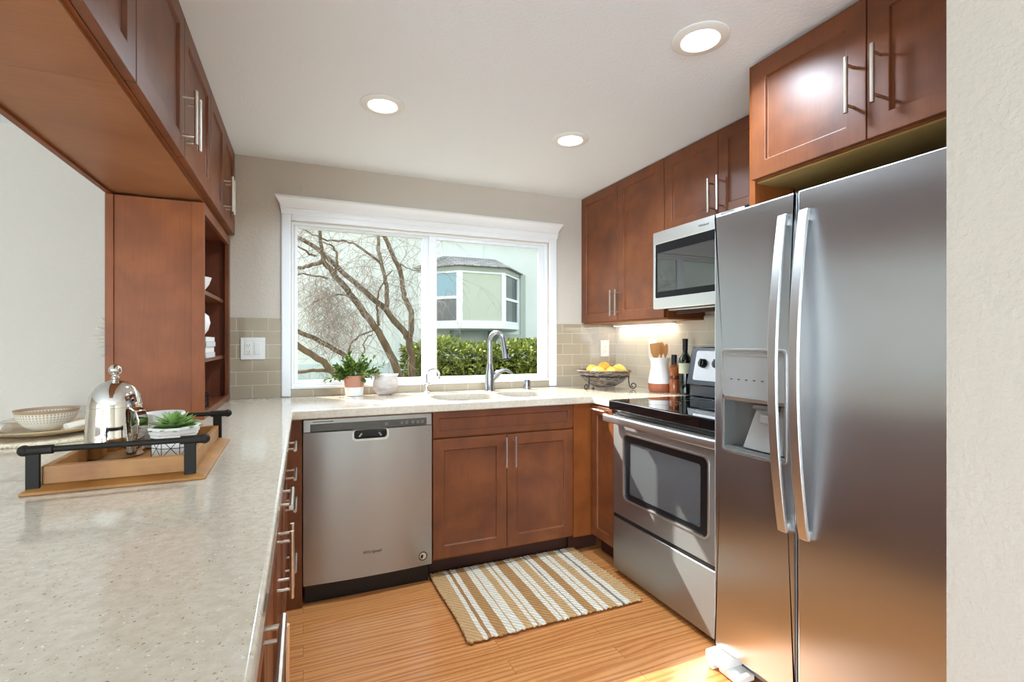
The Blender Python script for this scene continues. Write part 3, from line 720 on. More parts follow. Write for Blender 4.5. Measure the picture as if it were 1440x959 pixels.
def fhandle(x, parent):
    n = 22; mb = MB(); rings = []
    for k in range(n + 1):
        f = k / n; z = .61 + 1.03 * f; y = -.016 - .048 * math.sin(PI * f) ** .9
        hw = .0165
        rings.append([(x - hw, y + .012, z), (x - hw, y, z), (x + hw, y, z), (x + hw, y + .012, z)])
    mb.loft(rings)
    for z in (.625, 1.615): mb.box(x - .012, -.016, z - .012, x + .012, .001, z + .012)
    mb.build('handle', 'steel_lt', parent, bevel=.003)
fhandle(.299, fd); fhandle(.373, rd)
kg = MB().box(.004, .055, .02, W - .004, .072, .064)
kg.build('kick_grille', 'greypanel', t)
for xx in (.0, W - .09):
    mb = MB().box(xx, -.045, .03, xx + .085, .055, .066).box(xx + .006, -.038, .0005, xx + .03, .03, .03).box(xx + .05, -.030, .008, xx + .14 if xx < .1 else xx + .085, .05, .03)
    mb.build('hinge_foot', 'plastic', t, bevel=.004)
for xx in (.01, W - .07): MB().box(xx, .02, 1.7065, xx + .06, .12, 1.718).build('hinge_cover', 'greyplastic', t, bevel=.003)

# ------------------------------------------------------------------ recessed ceiling lights
first = None
for (x, y), lab in zip(((.315, 2.162), (1.242, 2.163), (1.232, 1.272)), ('round recessed ceiling light above the dishwasher, left of the other two', 'round recessed ceiling light in front of the tall corner cabinet, smallest in view', 'round recessed ceiling light in front of the cabinet above the fridge, largest in view')):
    if first is None:
        t = thing('ceiling_light', lab, 'ceiling light', (x, y, H), 0, 'recessed ceiling lights'); first = t
        MB().lathe([(.094, -.0005), (.094, -.004), (.088, -.007), (.064, -.009), (.058, -.004), (.058, -.0005)], 48, cap=False).build('trim_ring', 'plastic', t)
        MB().lathe([(.0575, -.0006), (.0575, -.0045), (.0001, -.0055)], 40).build('diffuser', 'lens', t)
    else: dup(first, (x, y, H), lab)
    l = area('ceiling_lamp', (x, y, H - .012), (0, 0, -1), .13, .13, CAN_POWER, (.68, .85, 1), 'DISK'); l.data.spread = math.radians(150)
# under-cabinet strip
t = thing('strip_light', 'thin glowing light strip under the corner wall cabinet', 'light', (2.075, 2.99, 1.3515), 0)
MB().box(0, -.62, -.012, .03, 0, -.0003).build('housing', 'plastic', t)
MB().box(.002, -.615, -.0155, .028, -.005, -.0122).build('diffuser', 'ledlens', t)
area('strip_lamp', (2.085, 2.68, 1.333), (0, 0, -1), .02, .58, .75, (1, .90, .76))

# ------------------------------------------------------------------ outlets and switches
def plate(label, cat, loc, rz, w, h, kinds):
    t = thing('outlet' if cat == 'outlet' else 'switch_plate', label, cat, loc, rz)
    MB().box(-w / 2, -.006, -h / 2, w / 2, 0, h / 2).build('cover_plate', 'plastic', t, bevel=.002)
    n = len(kinds)
    for i, k in enumerate(kinds):
        cx = (i - (n - 1) / 2) * .047
        f = MB().box(cx - .0165, -.0085, -.033, cx + .0165, -.0062, .033).build('receptacle' if k == 'o' else 'rocker', 'plastic', t, bevel=.0012)
        if k == 'o':
            mb = MB()
            for zz in (.018, -.018):
                for sx in (-.006, .006): mb.box(cx + sx - .001, -.0089, zz - .004, cx + sx + .001, -.0084, zz + .005)
                mb.box(cx - .002, -.0089, zz - .011, cx + .002, -.0084, zz - .0075)
            mb.build('slots', 'slot', f)
    return t
plate('white double plate with an outlet and a rocker switch, left of the window', 'outlet', (-.2535, YB - .0102, 1.19), 0, .120, .120, 'os')
plate('white single outlet above the fruit bowl, right of the window', 'outlet', (2.03, YB - .0102, 1.178), 0, .074, .118, 'o')
plate('white switch plate behind the wooden utensils', 'switch plate', (XR - .0102, 2.613, 1.184), RR, .080, .120, 's')

# ------------------------------------------------------------------ fruit bowl
bc = Vector((1.835, 2.75, CT))
t = thing('fruit_bowl', 'round woven twig bowl on a black scrolled wire stand, in the corner', 'bowl', bc)
rb = R(3)
prof = [(.04, .012), (.07, .020), (.12, .055), (.155, .095), (.176, .125), (.170, .127), (.148, .098), (.113, .060), (.066, .027), (.02, .020)]
bwl = MB().lathe(prof, 40).build('bowl', 'basket', t)
mb = MB()
def bowl_r(z):
    for (r0, z0), (r1, z1) in zip(prof[:4], prof[1:5]):
        if z0 <= z <= z1: return r0 + (r1 - r0) * (z - z0) / (z1 - z0)
    return .176
for k in range(170):
    a = rb.uniform(0, 2 * PI); z = rb.uniform(.018, .124); da = rb.uniform(.25, .8) * rb.choice((-1, 1)); dz = rb.uniform(-.03, .03); pts = []
    for q in range(6):
        zz = min(.126, max(.014, z + dz * q / 5 + rb.uniform(-.004, .004))); r = bowl_r(zz) + .004 + rb.uniform(-.002, .006); aa = a + da * q / 5
        pts.append((r * math.cos(aa), r * math.sin(aa), zz))
    mb.tube(pts, .0018, 5)
mb.build('weave', 'dry', bwl)
st = MB(); st.tube([(.157 * math.cos(2 * PI * k / 36), .157 * math.sin(2 * PI * k / 36), .088) for k in range(37)], .0035, 8)
st.build('stand_ring', 'wire', t)
for a in (200, 325, 80):
    a = math.radians(a); u = Vector((math.cos(a), math.sin(a), 0)); pts = []
    for s, z in ((.160, .088), (.158, .06), (.163, .03)): pts.append(u * s + Vector((0, 0, z)))
    for k in range(13):
        b = math.radians(190 + 36 * k); r = .0225 - .0011 * k
        pts.append(u * (.188 + r * math.cos(b)) + Vector((0, 0, .0265 + r * math.sin(b))))
    st = MB(); st.tube(pts, .0033, 8); st.build('leg', 'wire', t)
fl = [('lemon', (-.085, -.055, .115), 'pale yellow lemon at the left of the twig bowl'), ('lemon', (-.005, -.095, .112), 'yellow lemon at the front middle of the twig bowl'), ('orange', (-.010, -.015, .138), 'golden orange lying on top of the pile in the twig bowl'),
      ('lemon', (.085, -.045, .125), 'large yellow lemon right of the top fruit in the twig bowl'), ('orange', (.128, -.060, .098), 'small orange against the right rim of the twig bowl'), ('lemon', (-.045, .075, .118), 'lemon at the back of the twig bowl by the wall'), ('lemon', (.06, .07, .118), 'yellow lemon at the back right of the twig bowl')]
for i, (k, p, lab) in enumerate(fl):
    mb = MB(); r = .042 if i != 4 else .03
    if k == 'lemon': mb.lathe([(.001, -1.25 * r), (.25 * r, -1.15 * r), (.7 * r, -.75 * r), (r, 0), (.7 * r, .75 * r), (.28 * r, 1.15 * r), (.001, 1.28 * r)], 18)
    else: mb.ball((0, 0, 0), r, 20)
    o = mb.build(k, k, loc=bc + Vector(p)); o.rotation_euler = (1.45, .2 * i, 1.1 * i + .5)
    tag(o, lab, 'fruit', 'fruit in the twig bowl')

# ------------------------------------------------------------------ utensil crock, bottles
cr = Vector((2.045, 2.452, CT))
t = thing('utensil_crock', 'white and terracotta jug-shaped crock holding wooden utensils', 'crock', cr)
MB().lathe([(.058, .0005), (.066, .012), (.069, .035), (.069, .0545)], 36).build('base_band', 'terracotta_dk', t)
MB().lathe([(.069, .055), (.068, .075), (.060, .115), (.053, .15), (.054, .185), (.062, .208), (.062, .214), (.055, .212), (.048, .185), (.046, .15), (.052, .115), (.060, .08)], 36).build('body', 'ceramic', t)
us = [('wooden_spatula', (-.022, .010), -.10, .10, 'flat', 'flat wooden spatula leftmost in the white crock'), ('wooden_spoon', (.012, .0), .05, -.05, 'spoon', 'round wooden spoon in the middle of the white crock'), ('wooden_spoon', (.020, -.03), .22, .05, 'thin', 'slim wooden paddle leaning right in the white crock')]
for nm, (dx, dy), lean, lean2, kd, lab in us:
    mb = MB()
    if kd == 'flat':
        mb.tube([(0, 0, -.15), (0, 0, -.02)], .006, 8); mb.loft([[(-.006, -.004, -.03), (.006, -.004, -.03), (.006, .004, -.03), (-.006, .004, -.03)], [(-.028, -.003, .02), (.028, -.003, .02), (.028, .003, .02), (-.028, .003, .02)], [(-.032, -.0025, .075), (.030, -.0025, .082), (.030, .0025, .082), (-.032, .0025, .075)]])
    elif kd == 'spoon':
        mb.tube([(0, 0, -.15), (0, 0, .01)], .006, 8); mb.ball((0, 0, .045), .042, 16, .5, .2, 1.0)
    else:
        mb.tube([(0, 0, -.15), (0, 0, .01)], .005, 8); mb.ball((0, 0, .035), .042, 14, .32, .16, 1.0)
    o = mb.build(nm, 'spoon', loc=cr + Vector((dx, dy, .225))); o.rotation_euler = (lean2, lean * .4, -1.0 + (.3 if kd == 'thin' else 0)); o.rotation_euler[0] = lean * -.9 if kd != 'spoon' else -.05
    tag(o, lab, 'utensil', 'wooden utensils in the crock')
t = thing('oil_bottle', 'amber infused oil bottle with black cap between the crock and the wine', 'bottle', (2.066, 2.345, CT))
MB().lathe([(.027, .0005), (.0285, .006), (.0285, .075), (.025, .083), (.025, .087), (.0285, .094), (.0285, .158), (.022, .168), (.013, .176), (.013, .182)], 28).build('glass_body', 'amber', t)
MB().lathe([(.0287, .086), (.0292, .088), (.0292, .106), (.0287, .108)], 28, cap=False).build('band', 'amber_dk', t)
MB().lathe([(.0165, .170), (.0165, .232), (.015, .234), (.001, .234)], 24).build('cap', 'black', t)
t = thing('wine_bottle', 'dark green wine bottle with pale label beside the range backguard', 'bottle', (2.085, 2.272, CT))
MB().lathe([(.033, .0005), (.0365, .005), (.0365, .195), (.033, .215), (.019, .238), (.0145, .255), (.0145, .325)], 32).build('glass_body', 'wineglass', t)
MB().lathe([(.0368, .125), (.0371, .126), (.0371, .185), (.0368, .186)], 32, cap=False).build('bottle_label', 'winelabel', t)
MB().lathe([(.0152, .262), (.0155, .264), (.0155, .318), (.0168, .320), (.0168, .330), (.001, .331)], 24).build('foil_cap', 'wireglass' if 'wireglass' in M else 'black', t)

# ------------------------------------------------------------------ window sill: potted plant and hen figure
def leaf(mb, p, d, up, ln, wd, mi=0):
    d = d.normalized(); s = d.cross(up)
    if s.length < 1e-3: s = d.orthogonal()
    s.normalize(); n = s.cross(d)
    a = mb.bm.verts.new(p); b = mb.bm.verts.new(p + d * ln * .5 + s * wd * .5 + n * wd * .12); c = mb.bm.verts.new(p + d * ln - n * wd * .2); e = mb.bm.verts.new(p + d * ln * .5 - s * wd * .5 + n * wd * .12)
    f = mb.bm.verts.new(p + d * ln * .5)
    for q in ((a, b, f), (b, c, f), (c, e, f), (e, a, f)): mb.bm.faces.new(q).material_index = mi
t = thing('potted_plant', 'small leafy green plant in a white-dipped terracotta pot in front of the window', 'plant', (.272, 2.965, CT))
pt = MB().lathe([(.043, .0005), (.0475, .003), (.0525, .052)], 32).build('pot_base', 'matte_white', t)
MB().lathe([(.0525, .0522), (.0575, .095), (.0585, .097), (.0585, .118), (.0535, .118), (.0525, .098)], 32).build('pot', 'terracotta', t)
MB().lathe([(.052, .1), (.052, .104), (.001, .107)], 24).build('soil', 'soil', t)
rp = R(11); mb = MB(); stm = MB()
for k in range(76):
    a = rp.uniform(0, 2 * PI); el = rp.uniform(-.15, 1.35); ln = rp.uniform(.07, .145)
    d = Vector((math.cos(a) * math.cos(el), math.sin(a) * math.cos(el) * .55, math.sin(el) * .95))
    if k in (0, 1): d = Vector((.85, -.1, .42)); ln = .165
    p0 = Vector((d.x * .03, d.y * .03, .105)); p1 = p0 + d * ln
    if p1.y > .06: p1.y = .06
    stm.tube([p0, (p0 + p1) / 2 + Vector((0, 0, .008)), p1], .0012, 5)
    for q in range(11):
        f = rp.uniform(.35, 1.05); p = p0.lerp(p1, f)
        dd = (d + Vector((rp.uniform(-1, 1), rp.uniform(-1, .5), rp.uniform(-.7, .9)))).normalized()
        leaf(mb, p, dd, Vector((rp.uniform(-.4, .4), rp.uniform(-.4, .4), 1)), rp.uniform(.022, .036), rp.uniform(.013, .021))
stm.build('stems', 'leaf', t); mb.build('foliage', 'leaf', t)
# hen figure: round body leaning on a small foot, neck and beak left, tail right
hb = Vector((.443, 2.955, CT))
t = thing('hen_figurine', 'whitewashed round stone hen figurine right of the potted plant', 'figurine', hb)
mb = MB(); rings = []
prof = [(.036, .0005), (.042, .004), (.060, .022), (.0715, .045), (.074, .068), (.068, .092), (.052, .110), (.030, .121), (.002, .124)]
for r, z in prof:
    lean = .010 * (z / .12)
    rings.append([(lean + r * math.cos(2 * PI * k / 32), r * .9 * math.sin(2 * PI * k / 32), z) for k in range(32)])
mb.loft(rings)
mb.tube([(.040, 0, .092), (.062, 0, .110), (.080, 0, .121)], [.030, .014, .003], 14)
mb.build('body', 'henstone', t)
mb = MB(); mb.tube([(-.036, 0, .085), (-.043, 0, .115), (-.044, 0, .138)], [.028, .015, .009], 14)
mb.tube([(-.045, 0, .132), (-.038, 0, .146), (-.031, 0, .153)], [.008, .005, .0015], 8); mb.tube([(-.044, 0, .135), (-.045, 0, .160)], [.007, .0015], 8); mb.tube([(-.046, 0, .128), (-.058, 0, .133)], [.007, .002], 8)
mb.build('head', 'henhead', t)

# ------------------------------------------------------------------ serving tray with press pot, mug and succulent
ty0, ty1 = 1.293, 1.765; tx0, tx1 = -.530, -.208
t = thing('serving_tray', 'wooden serving tray with dark iron bar handles on the peninsula', 'tray', ((tx0 + tx1) / 2, (ty0 + ty1) / 2, CT), math.radians(1.0))
hw, hl = (tx1 - tx0) / 2, (ty1 - ty0) / 2
mb = MB(); mb.loft([[(-hw, -hl, .0005), (hw, -hl, .0005), (hw, hl, .0005), (-hw, hl, .0005)], [(-hw, -hl, .007), (hw, -hl, .007), (hw, hl, .007), (-hw, hl, .007)], [(-hw + .022, -hl + .022, .016), (hw - .022, -hl + .022, .016), (hw - .022, hl - .022, .016), (-hw + .022, hl - .022, .016)]])
mb.build('base', 'tray', t, bevel=.0015)
iw, il = hw - .028, hl - .022
for x0, y0, x1, y1 in ((-iw, -il, iw, -il + .012), (-iw, il - .012, iw, il), (-iw, -il + .0122, -iw + .012, il - .0122), (iw - .012, -il + .0122, iw, il - .0122)):
    MB().box(x0, y0, .0162, x1, y1, .055).build('side_wall', 'tray', t, bevel=.002)
for s in (-1, 1):
    yy = s * (il + .0065)
    hb_ = MB(); hb_.tube([(-hw + .002, yy, .090), (hw - .002, yy, .090)], .0065, 14)
    for q in (-1, 1):
        hb_.ball((q * (hw - .004), yy, .090), .0115, 14)
        hb_.tube([(q * (iw - .022), yy, .090), (q * (iw + .018), yy, .090)], .0095, 12)
    hn = hb_.build('handle', 'iron', t)
    for q in (-1, 1):
        px = q * (iw - .004) if q > 0 else -(iw + .010)
        po = MB().box(px - .0115, yy - .004, .009, px + .0115, yy + .004, .085).build('post', 'iron', hn, bevel=.0015)
        # two black screw heads on each post
        scm = MB()
        for zz in (.025, .043): scm.lathe([(.0045, 0), (.0045, .002), (.001, .003)], 10, (px, -zz, 0))
        so_ = scm.build('screws', 'black', hn, loc=(0, yy - .0042, 0)); so_.rotation_euler = (PI / 2, 0, 0)
# press pot
t = thing('coffee_press', 'polished steel bell-shaped coffee press with a ball knob on the wooden tray', 'coffee press', (-.449, 1.575, CT + .0165), math.radians(-38))
MB().lathe([(.058, .0005), (.063, .003), (.0625, .05), (.059, .10), (.0565, .128)], 48).build('body', 'mirror', t)
ld = MB().lathe([(.0572, .1285), (.0572, .134), (.052, .158), (.042, .176), (.028, .189), (.012, .195), (.006, .198)], 48).build('lid', 'mirror', t)
mb = MB(); mb.lathe([(.006, .197), (.009, .203), (.006, .208), (.006, .211)], 20); mb.ball((0, 0, .222), .0145, 18); mb.build('knob', 'mirror', ld)
mb = MB(); rings = []
for x, z, hw_ in ((.052, .122, .010), (.064, .126, .012), (.082, .118, .013), (.092, .095, .013), (.090, .065, .012), (.080, .040, .010), (.063, .022, .008)):
    rings.append((x, z, hw_))
mb.loft([[(x - .003, -h_, z), (x + .004, -h_, z + .003), (x + .004, h_, z + .003), (x - .003, h_, z)] for x, z, h_ in rings]); mb.build('handle', 'mirror', t, bevel=.002)
mb = MB(); mb.tube([(-.050, 0, .118), (-.064, 0, .122), (-.072, 0, .127)], [.016, .010, .007], 12); mb.build('spout', 'mirror', t)
# mug behind
t = thing('ceramic_mug', 'wide white ribbed ceramic mug on the tray behind the succulent', 'mug', (-.362, 1.667, CT + .0165))
prof = [(.040, .0005), (.046, .004), (.0485, .03), (.049, .092), (.0475, .096), (.0455, .092), (.045, .03), (.038, .008)]
mb = MB(); rings = []
for i, (r, z) in enumerate(prof):
    rings.append([((r + (.0008 * math.cos(36 * 2 * PI * k / 144) if i < 4 else 0)) * math.cos(2 * PI * k / 144), (r + (.0008 * math.cos(36 * 2 * PI * k / 144) if i < 4 else 0)) * math.sin(2 * PI * k / 144), z) for k in range(144)])
mb.loft(rings); mb.build('body', 'matte_white', t)
MB().tube([(-.047, .01, .075), (-.070, .02, .072), (-.078, .024, .052), (-.070, .02, .030), (-.047, .01, .026)], .005, 10).build('handle', 'matte_white', t)
# succulent
t = thing('potted_succulent', 'green succulent in a white pot with thin dark geometric lines on the tray', 'plant', (-.306, 1.513, CT + .0165))
def octa(r, z, n=8): return [(r * math.cos(2 * PI * (k + .5) / n), r * math.sin(2 * PI * (k + .5) / n), z) for k in range(n)]
pot = MB().loft([octa(.046, .0005), octa(.050, .003), octa(.050, .052), octa(.052, .053), octa(.053, .060), octa(.0555, .061), octa(.0565, .070), octa(.058, .071), octa(.058, .078), octa(.050, .078), octa(.048, .066)])
pot = pot.build('pot', 'matte_white', t, bevel=.001)
ln_ = MB(); a, b = octa(.0504, .004), octa(.0504, .051); n = 8
for k in range(n):
    p, q, r_, s_ = Vector(a[k]), Vector(a[(k + 1) % n]), Vector(b[(k + 1) % n]), Vector(b[k]); c_ = (p + q + r_ + s_) / 4
    for e_ in ((p, r_), (q, s_), (s_, r_), (p, q), (p, s_), ((p + s_) / 2, (q + r_) / 2)): ln_.tube([e_[0], e_[1]], .0008, 4)
ln_.build('line_pattern', 'iron', pot)
MB().lathe([(.047, .066), (.047, .071), (.001, .073)], 16).build('soil', 'soil', t)
mb = MB(); rs_ = R(5)
for lay, (n, el, ln) in enumerate(((10, .08, .058), (10, .32, .056), (8, .62, .048), (6, .95, .040), (4, 1.25, .032))):
    for k in range(n):
        a = 2 * PI * (k + .5 * (lay % 2)) / n + rs_.uniform(-.12, .12); e_ = el + rs_.uniform(-.08, .08)
        d = Vector((math.cos(a) * math.cos(e_), math.sin(a) * math.cos(e_), math.sin(e_))); p = Vector((d.x * .006, d.y * .006, .073 + .003 * lay))
        up = Vector((0, 0, 1)); s = d.cross(up).normalized(); nn = s.cross(d)
        rings = []
        for f, wv_, th in ((0, .004, .003), (.35, .0095, .0045), (.65, .010, .004), (.88, .005, .0022), (1, .0006, .0005)):
            c = p + d * ln * f + nn * (-.004 * f * f + .0)
            rings.append([c + s * wv_, c + nn * -th, c - s * wv_, c + nn * th * .4])
        mb.loft(rings)
mb.build('rosette', 'succ', t, smooth=60)

# ------------------------------------------------------------------ place setting
ps = Vector((-.785, 2.12, CT))
mb = MB(); rings = []
for r, z in ((.001, .0005), (.225, .0005), (.228, .003), (.225, .006), (.001, .006)): rings.append((r, z))
mb.lathe(rings, 64); pm = mb.build('placemat', 'woven', loc=ps)
br_ = MB(); rr = R(8)
bm2 = bmesh.new()
braid = MB()
for ph in (0, 2.1, 4.2):
    braid.tube([((.222 + .006 * math.cos(48 * a + ph)) * math.cos(a), (.222 + .006 * math.cos(48 * a + ph)) * math.sin(a), .006 + .003 * math.sin(48 * a + ph)) for a in [2 * PI * k / 288 for k in range(289)]], .004, 5)
bo_ = braid.build('braided_edge', 'woven', pm)
tag(pm, 'round woven cream placemat under the plate at the left end of the worktop', 'placemat')
plt_ = MB().lathe([(.07, .0065), (.085, .008), (.15, .022), (.168, .030), (.170, .033), (.166, .034), (.148, .027), (.084, .0135), (.001, .0125)], 64).build('plate', 'plate', loc=ps)
tag(plt_, 'tan speckled dinner plate on the woven placemat', 'plate')
bw = MB().lathe([(.030, .0005), (.034, .003), (.060, .022), (.076, .045), (.0825, .074), (.0795, .074), (.073, .046), (.057, .025), (.001, .010)], 56).build('bowl', 'dotbowl', loc=ps + Vector((0.005, -.005, .0265)))
bw.location = ps + Vector((.0, -.01, .0145))
tag(bw, 'cream bowl with brown dashed rim standing on the tan plate', 'bowl')
t = thing('napkin', 'rolled cream linen napkin on the plate right of the dashed bowl', 'napkin', ps + Vector((.125, -.055, .030)), math.radians(40))
mb = MB(); mb.tube([(-.06, 0, .004), (-.02, 0, .012), (.02, 0, .016), (.06, 0, .022)], [.014, .012, .010, .016], 12, flat=1.4); mb.build('cloth', 'napkin', t)
MB().tube([(.012, 0, .0145), (.026, 0, .0165)], .0155, 16).build('napkin_ring', 'ringwood', t)
t = thing('napkin', 'folded cream napkin with a tan band on the plate left of the dashed bowl', 'napkin', ps + Vector((-.135, -.02, .030)), math.radians(-30))
mb = MB(); mb.tube([(-.06, 0, .012), (-.02, 0, .014), (.02, 0, .010), (.06, 0, .004)], [.016, .010, .012, .014], 12, flat=1.4); mb.build('cloth', 'napkin', t)
MB().tube([(-.03, 0, .0135), (-.012, 0, .0135)], .0155, 16).build('napkin_ring', 'ringwood', t)

# ------------------------------------------------------------------ things in the shelf unit
tag(MB().lathe([(.03, .0005), (.034, .004), (.052, .032), (.062, .062), (.058, .062), (.048, .034), (.03, .01)], 32).build('bowl', 'ceramic', loc=(-.438, 2.54, 1.4502)), 'white ceramic bowl on the top shelf of the open shelf unit', 'bowl')
zb = 1.1562
for k, (w_, d_, h_, mm, lab) in enumerate(((.185, .24, .022, 'bookcover2', 'pale grey book at the bottom of the stack on the middle shelf'), (.175, .22, .026, 'bookcover', 'thick white book second from the bottom of the shelf stack'), (.18, .235, .022, 'bookcover2', 'greyish book second from the top of the shelf stack'), (.17, .225, .021, 'bookcover', 'white book on top of the stack under the vase'))):
    t = thing('book', lab, 'book', (-.476 + .002 * k, 2.565 + .004 * (k % 2), zb), 0, 'books stacked on the middle shelf')
    mb = MB().box(-w_ / 2, -d_ / 2, .0003, w_ / 2, d_ / 2, .0025).box(-w_ / 2, -d_ / 2, h_ - .0025, w_ / 2, d_ / 2, h_).box(w_ / 2 - .003, -d_ / 2, .0025, w_ / 2, d_ / 2, h_ - .0025); mb.build('cover', mm, t)
    MB().box(-w_ / 2 + .004, -d_ / 2 + .003, .003, w_ / 2 - .0035, d_ / 2 - .003, h_ - .003).build('pages', 'paper', t)
    zb += h_ + .0004
tag(MB().lathe([(.024, .0005), (.028, .004), (.046, .03), (.054, .062), (.048, .092), (.026, .112), (.018, .122), (.024, .134), (.020, .134), (.014, .122)], 32).build('vase', 'ceramic', loc=(-.432, 2.52, zb)), 'white bulbous vase standing on the shelf books', 'vase')
t = thing('wire_basket', 'small black wire basket on the bottom of the open shelf unit', 'basket', (-.428, 2.47, CT + .0215))
mb = MB()
for zz in (.004, .035, .065): mb.tube([(.05 * math.cos(2 * PI * k / 24), .05 * math.sin(2 * PI * k / 24), zz) for k in range(25)], .002, 6)
mb.build('rings', 'wire', t); mb = MB()
for k in range(24): a = 2 * PI * k / 24; mb.tube([(.05 * math.cos(a), .05 * math.sin(a), .003), (.05 * math.cos(a), .05 * math.sin(a), .066)], .0015, 5)
mb.build('wires', 'wire', t)
tag(MB().lathe([(.025, .0008), (.028, .005), (.028, .095), (.02, .105), (.018, .12), (.001, .121)], 24).build('jar', 'ceramic', loc=(-.428, 2.47, CT + .0215)), 'white lidded jar standing in the black wire basket', 'jar')

# ------------------------------------------------------------------ starburst on the dining wall
t = thing('starburst', 'pale bleached wood starburst ornament on the dining wall behind the shelf unit', 'wall decor', (-.80, YB - .012, 1.25))
rr = R(4)
MB().lathe([(.028, -.010), (.028, .008), (.001, .010)], 20).build('hub', 'starburst', t).rotation_euler = (PI / 2, 0, 0)
for k in range(40):
    a = 2 * PI * k / 40; ln = (.155, .135, .148, .125)[k % 4]
    mb = MB(); mb.tube([(math.cos(a) * .03, 0, math.sin(a) * .03), (math.cos(a) * ln, 0, math.sin(a) * ln)], [.0025, .0065], 6, flat=.6); mb.build('ray', 'starburst', t)

# ------------------------------------------------------------------ rug
mb = MB(); nx, ny = 120, 60; rx, ry = .860, .640; rg = R(2); vs = {}
edge = [[rg.uniform(-.005, .005) for _ in range(nx + 1)] for _ in range(2)]
for i in range(nx + 1):
    for j in range(ny + 1):
        x = rx * i / nx; y = ry * j / ny
        if j == 0: y += edge[0][i]
        if j == ny: y += edge[1][i]
        z = .009 + rg.uniform(-.001, .001) + (.0012 * math.sin(i * 2.1)) 
        vs[i, j] = mb.bm.verts.new((x + .006 * math.sin(y * 9), y, z))
for i in range(nx):
    for j in range(ny): mb.bm.faces.new((vs[i, j], vs[i + 1, j], vs[i + 1, j + 1], vs[i, j + 1]))
o = mb.build('rug', 'rug', smooth=80, loc=(.610, 1.885, .0006))
sm = o.modifiers.new('solid', 'SOLIDIFY'); sm.thickness = .008; sm.offset = -1
tag(o, 'flat woven jute rug with tan and cream stripes on the floor before the sink', 'rug')

# ------------------------------------------------------------------ outside the window
struct(MB().box(-14, YB + .16, -.55, 18, 22, -.45).build('trim_7', 'ground')).name = 'ground'
YW = 8.0
bld = thing('neighbour_house', 'pale mint house wall across the garden with a white bay window', 'house', (0, YW, 0))
MB().box(-9, 0, -.45, 13, .2, 3.0).build('wall', 'stucco', bld)
mb = MB(); mb.loft([[(-9.3, -.10, 2.97), (-9.3, 4.5, 5.0), (-9.3, 4.5, 5.1), (-9.3, -.10, 3.05)], [(13.3, -.10, 2.97), (13.3, 4.5, 5.0), (13.3, 4.5, 5.1), (13.3, -.10, 3.05)]]); mb.build('roof', 'shingle', bld)
MB().box(-9, -.10, -.45, 1.72, -.002, .885).build('plinth', 'stucco_blue', bld)
mb = MB()
for xx in (-2.2, -1.0, .2, 1.38, 2.88, 4.1): mb.box(xx - .006, -.012, -.45, xx + .006, -.0005, 3.0)
mb.build('battens', 'stucco_blue', bld)
# bay: plan points at wall (y=0) and front (y=-.6)
P = [(1.74, 0), (2.255, -.6), (3.03, -.6), (3.545, 0)]
def bay_ring(z, k=0.0):
    cx = 2.64
    return [(cx + (x - cx) * (1 + k * .6), y * (1 + k), z) for x, y in P]
bay = MB(); bay.loft([bay_ring(1.44), bay_ring(1.53)]); bo = bay.build('bay_sill', 'baytrim', bld)
MB().loft([bay_ring(1.4395, -.08), bay_ring(1.415, -.12)]).build('bay_apron', 'greytrim', bld)
MB().loft([bay_ring(2.355, .02), bay_ring(2.42, .04)]).build('bay_fascia', 'greytrim', bld)
top = [(2.15, 0, 2.66), (2.30, -.12, 2.645), (2.95, -.12, 2.645), (3.10, 0, 2.66)]
MB().loft([bay_ring(2.421, .16), bay_ring(2.436, .16), top]).build('bay_roof', 'shingle', bld)
core = MB().loft([bay_ring(1.531, -.12), bay_ring(2.354, -.12)]).build('bay_core', 'stucco', bld)
def bay_window(a, b, mats, double):
    a = Vector((a[0], a[1], 0)); b = Vector((b[0], b[1], 0)); u = (b - a); L = u.length; u.normalize()
    ang = math.atan2(u.y, u.x)
    z0, z1 = 1.531, 2.354; fw = .055
    f = MB(); ringplate(f, [(0, z0), (L, z0), (L, z1), (0, z1)], [(fw, z0 + fw * .6), (L - fw, z0 + fw * .6), (L - fw, z1 - fw * .6), (fw, z1 - fw * .6)], 0, .05)
    zm = (z0 + z1) / 2 - .01
    if double: f.box(fw, .0, zm - .022, L - fw, .045, zm + .022)
    o = f.build('bay_frame', 'baytrim', bld, loc=(a.x, a.y, 0)); o.rotation_euler = (0, 0, ang)
    if double:
        MB().box(fw, .02, z0 + .03, L - fw, .03, zm - .022).build('pane', mats[0], o); MB().box(fw, .02, zm + .022, L - fw, .03, z1 - .03).build('pane', mats[1], o)
    else: MB().box(fw, .02, z0 + .03, L - fw, .03, z1 - .03).build('pane', mats[0], o)
bay_window(P[0], P[1], ('baydark', 'bayglass'), True)
bay_window(P[1], P[2], ('blind',), False)
bay_window(P[2], P[3], ('baydark', 'baydark'), True)
MB().box(3.56, -.03, 1.36, 3.66, -.001, 2.42).box(3.0, -.03, 1.28, 3.66, -.001, 1.36).build('corner_board', 'greytrim', bld)
mb = MB(); mb.poly([(-.42, 1.44), (-.40, 1.36), (-.30, 1.28), (-.14, 1.18), (-.02, 1.08), (-.02, 1.44)], 'x', 2.26, 2.34); mb.build('bracket', 'bracketgrey', bld)
mb = MB(); mb.poly([(-.42, 1.44), (-.40, 1.36), (-.30, 1.28), (-.14, 1.18), (-.02, 1.08), (-.02, 1.44)], 'x', 2.94, 3.02); mb.build('bracket', 'bracketgrey', bld)
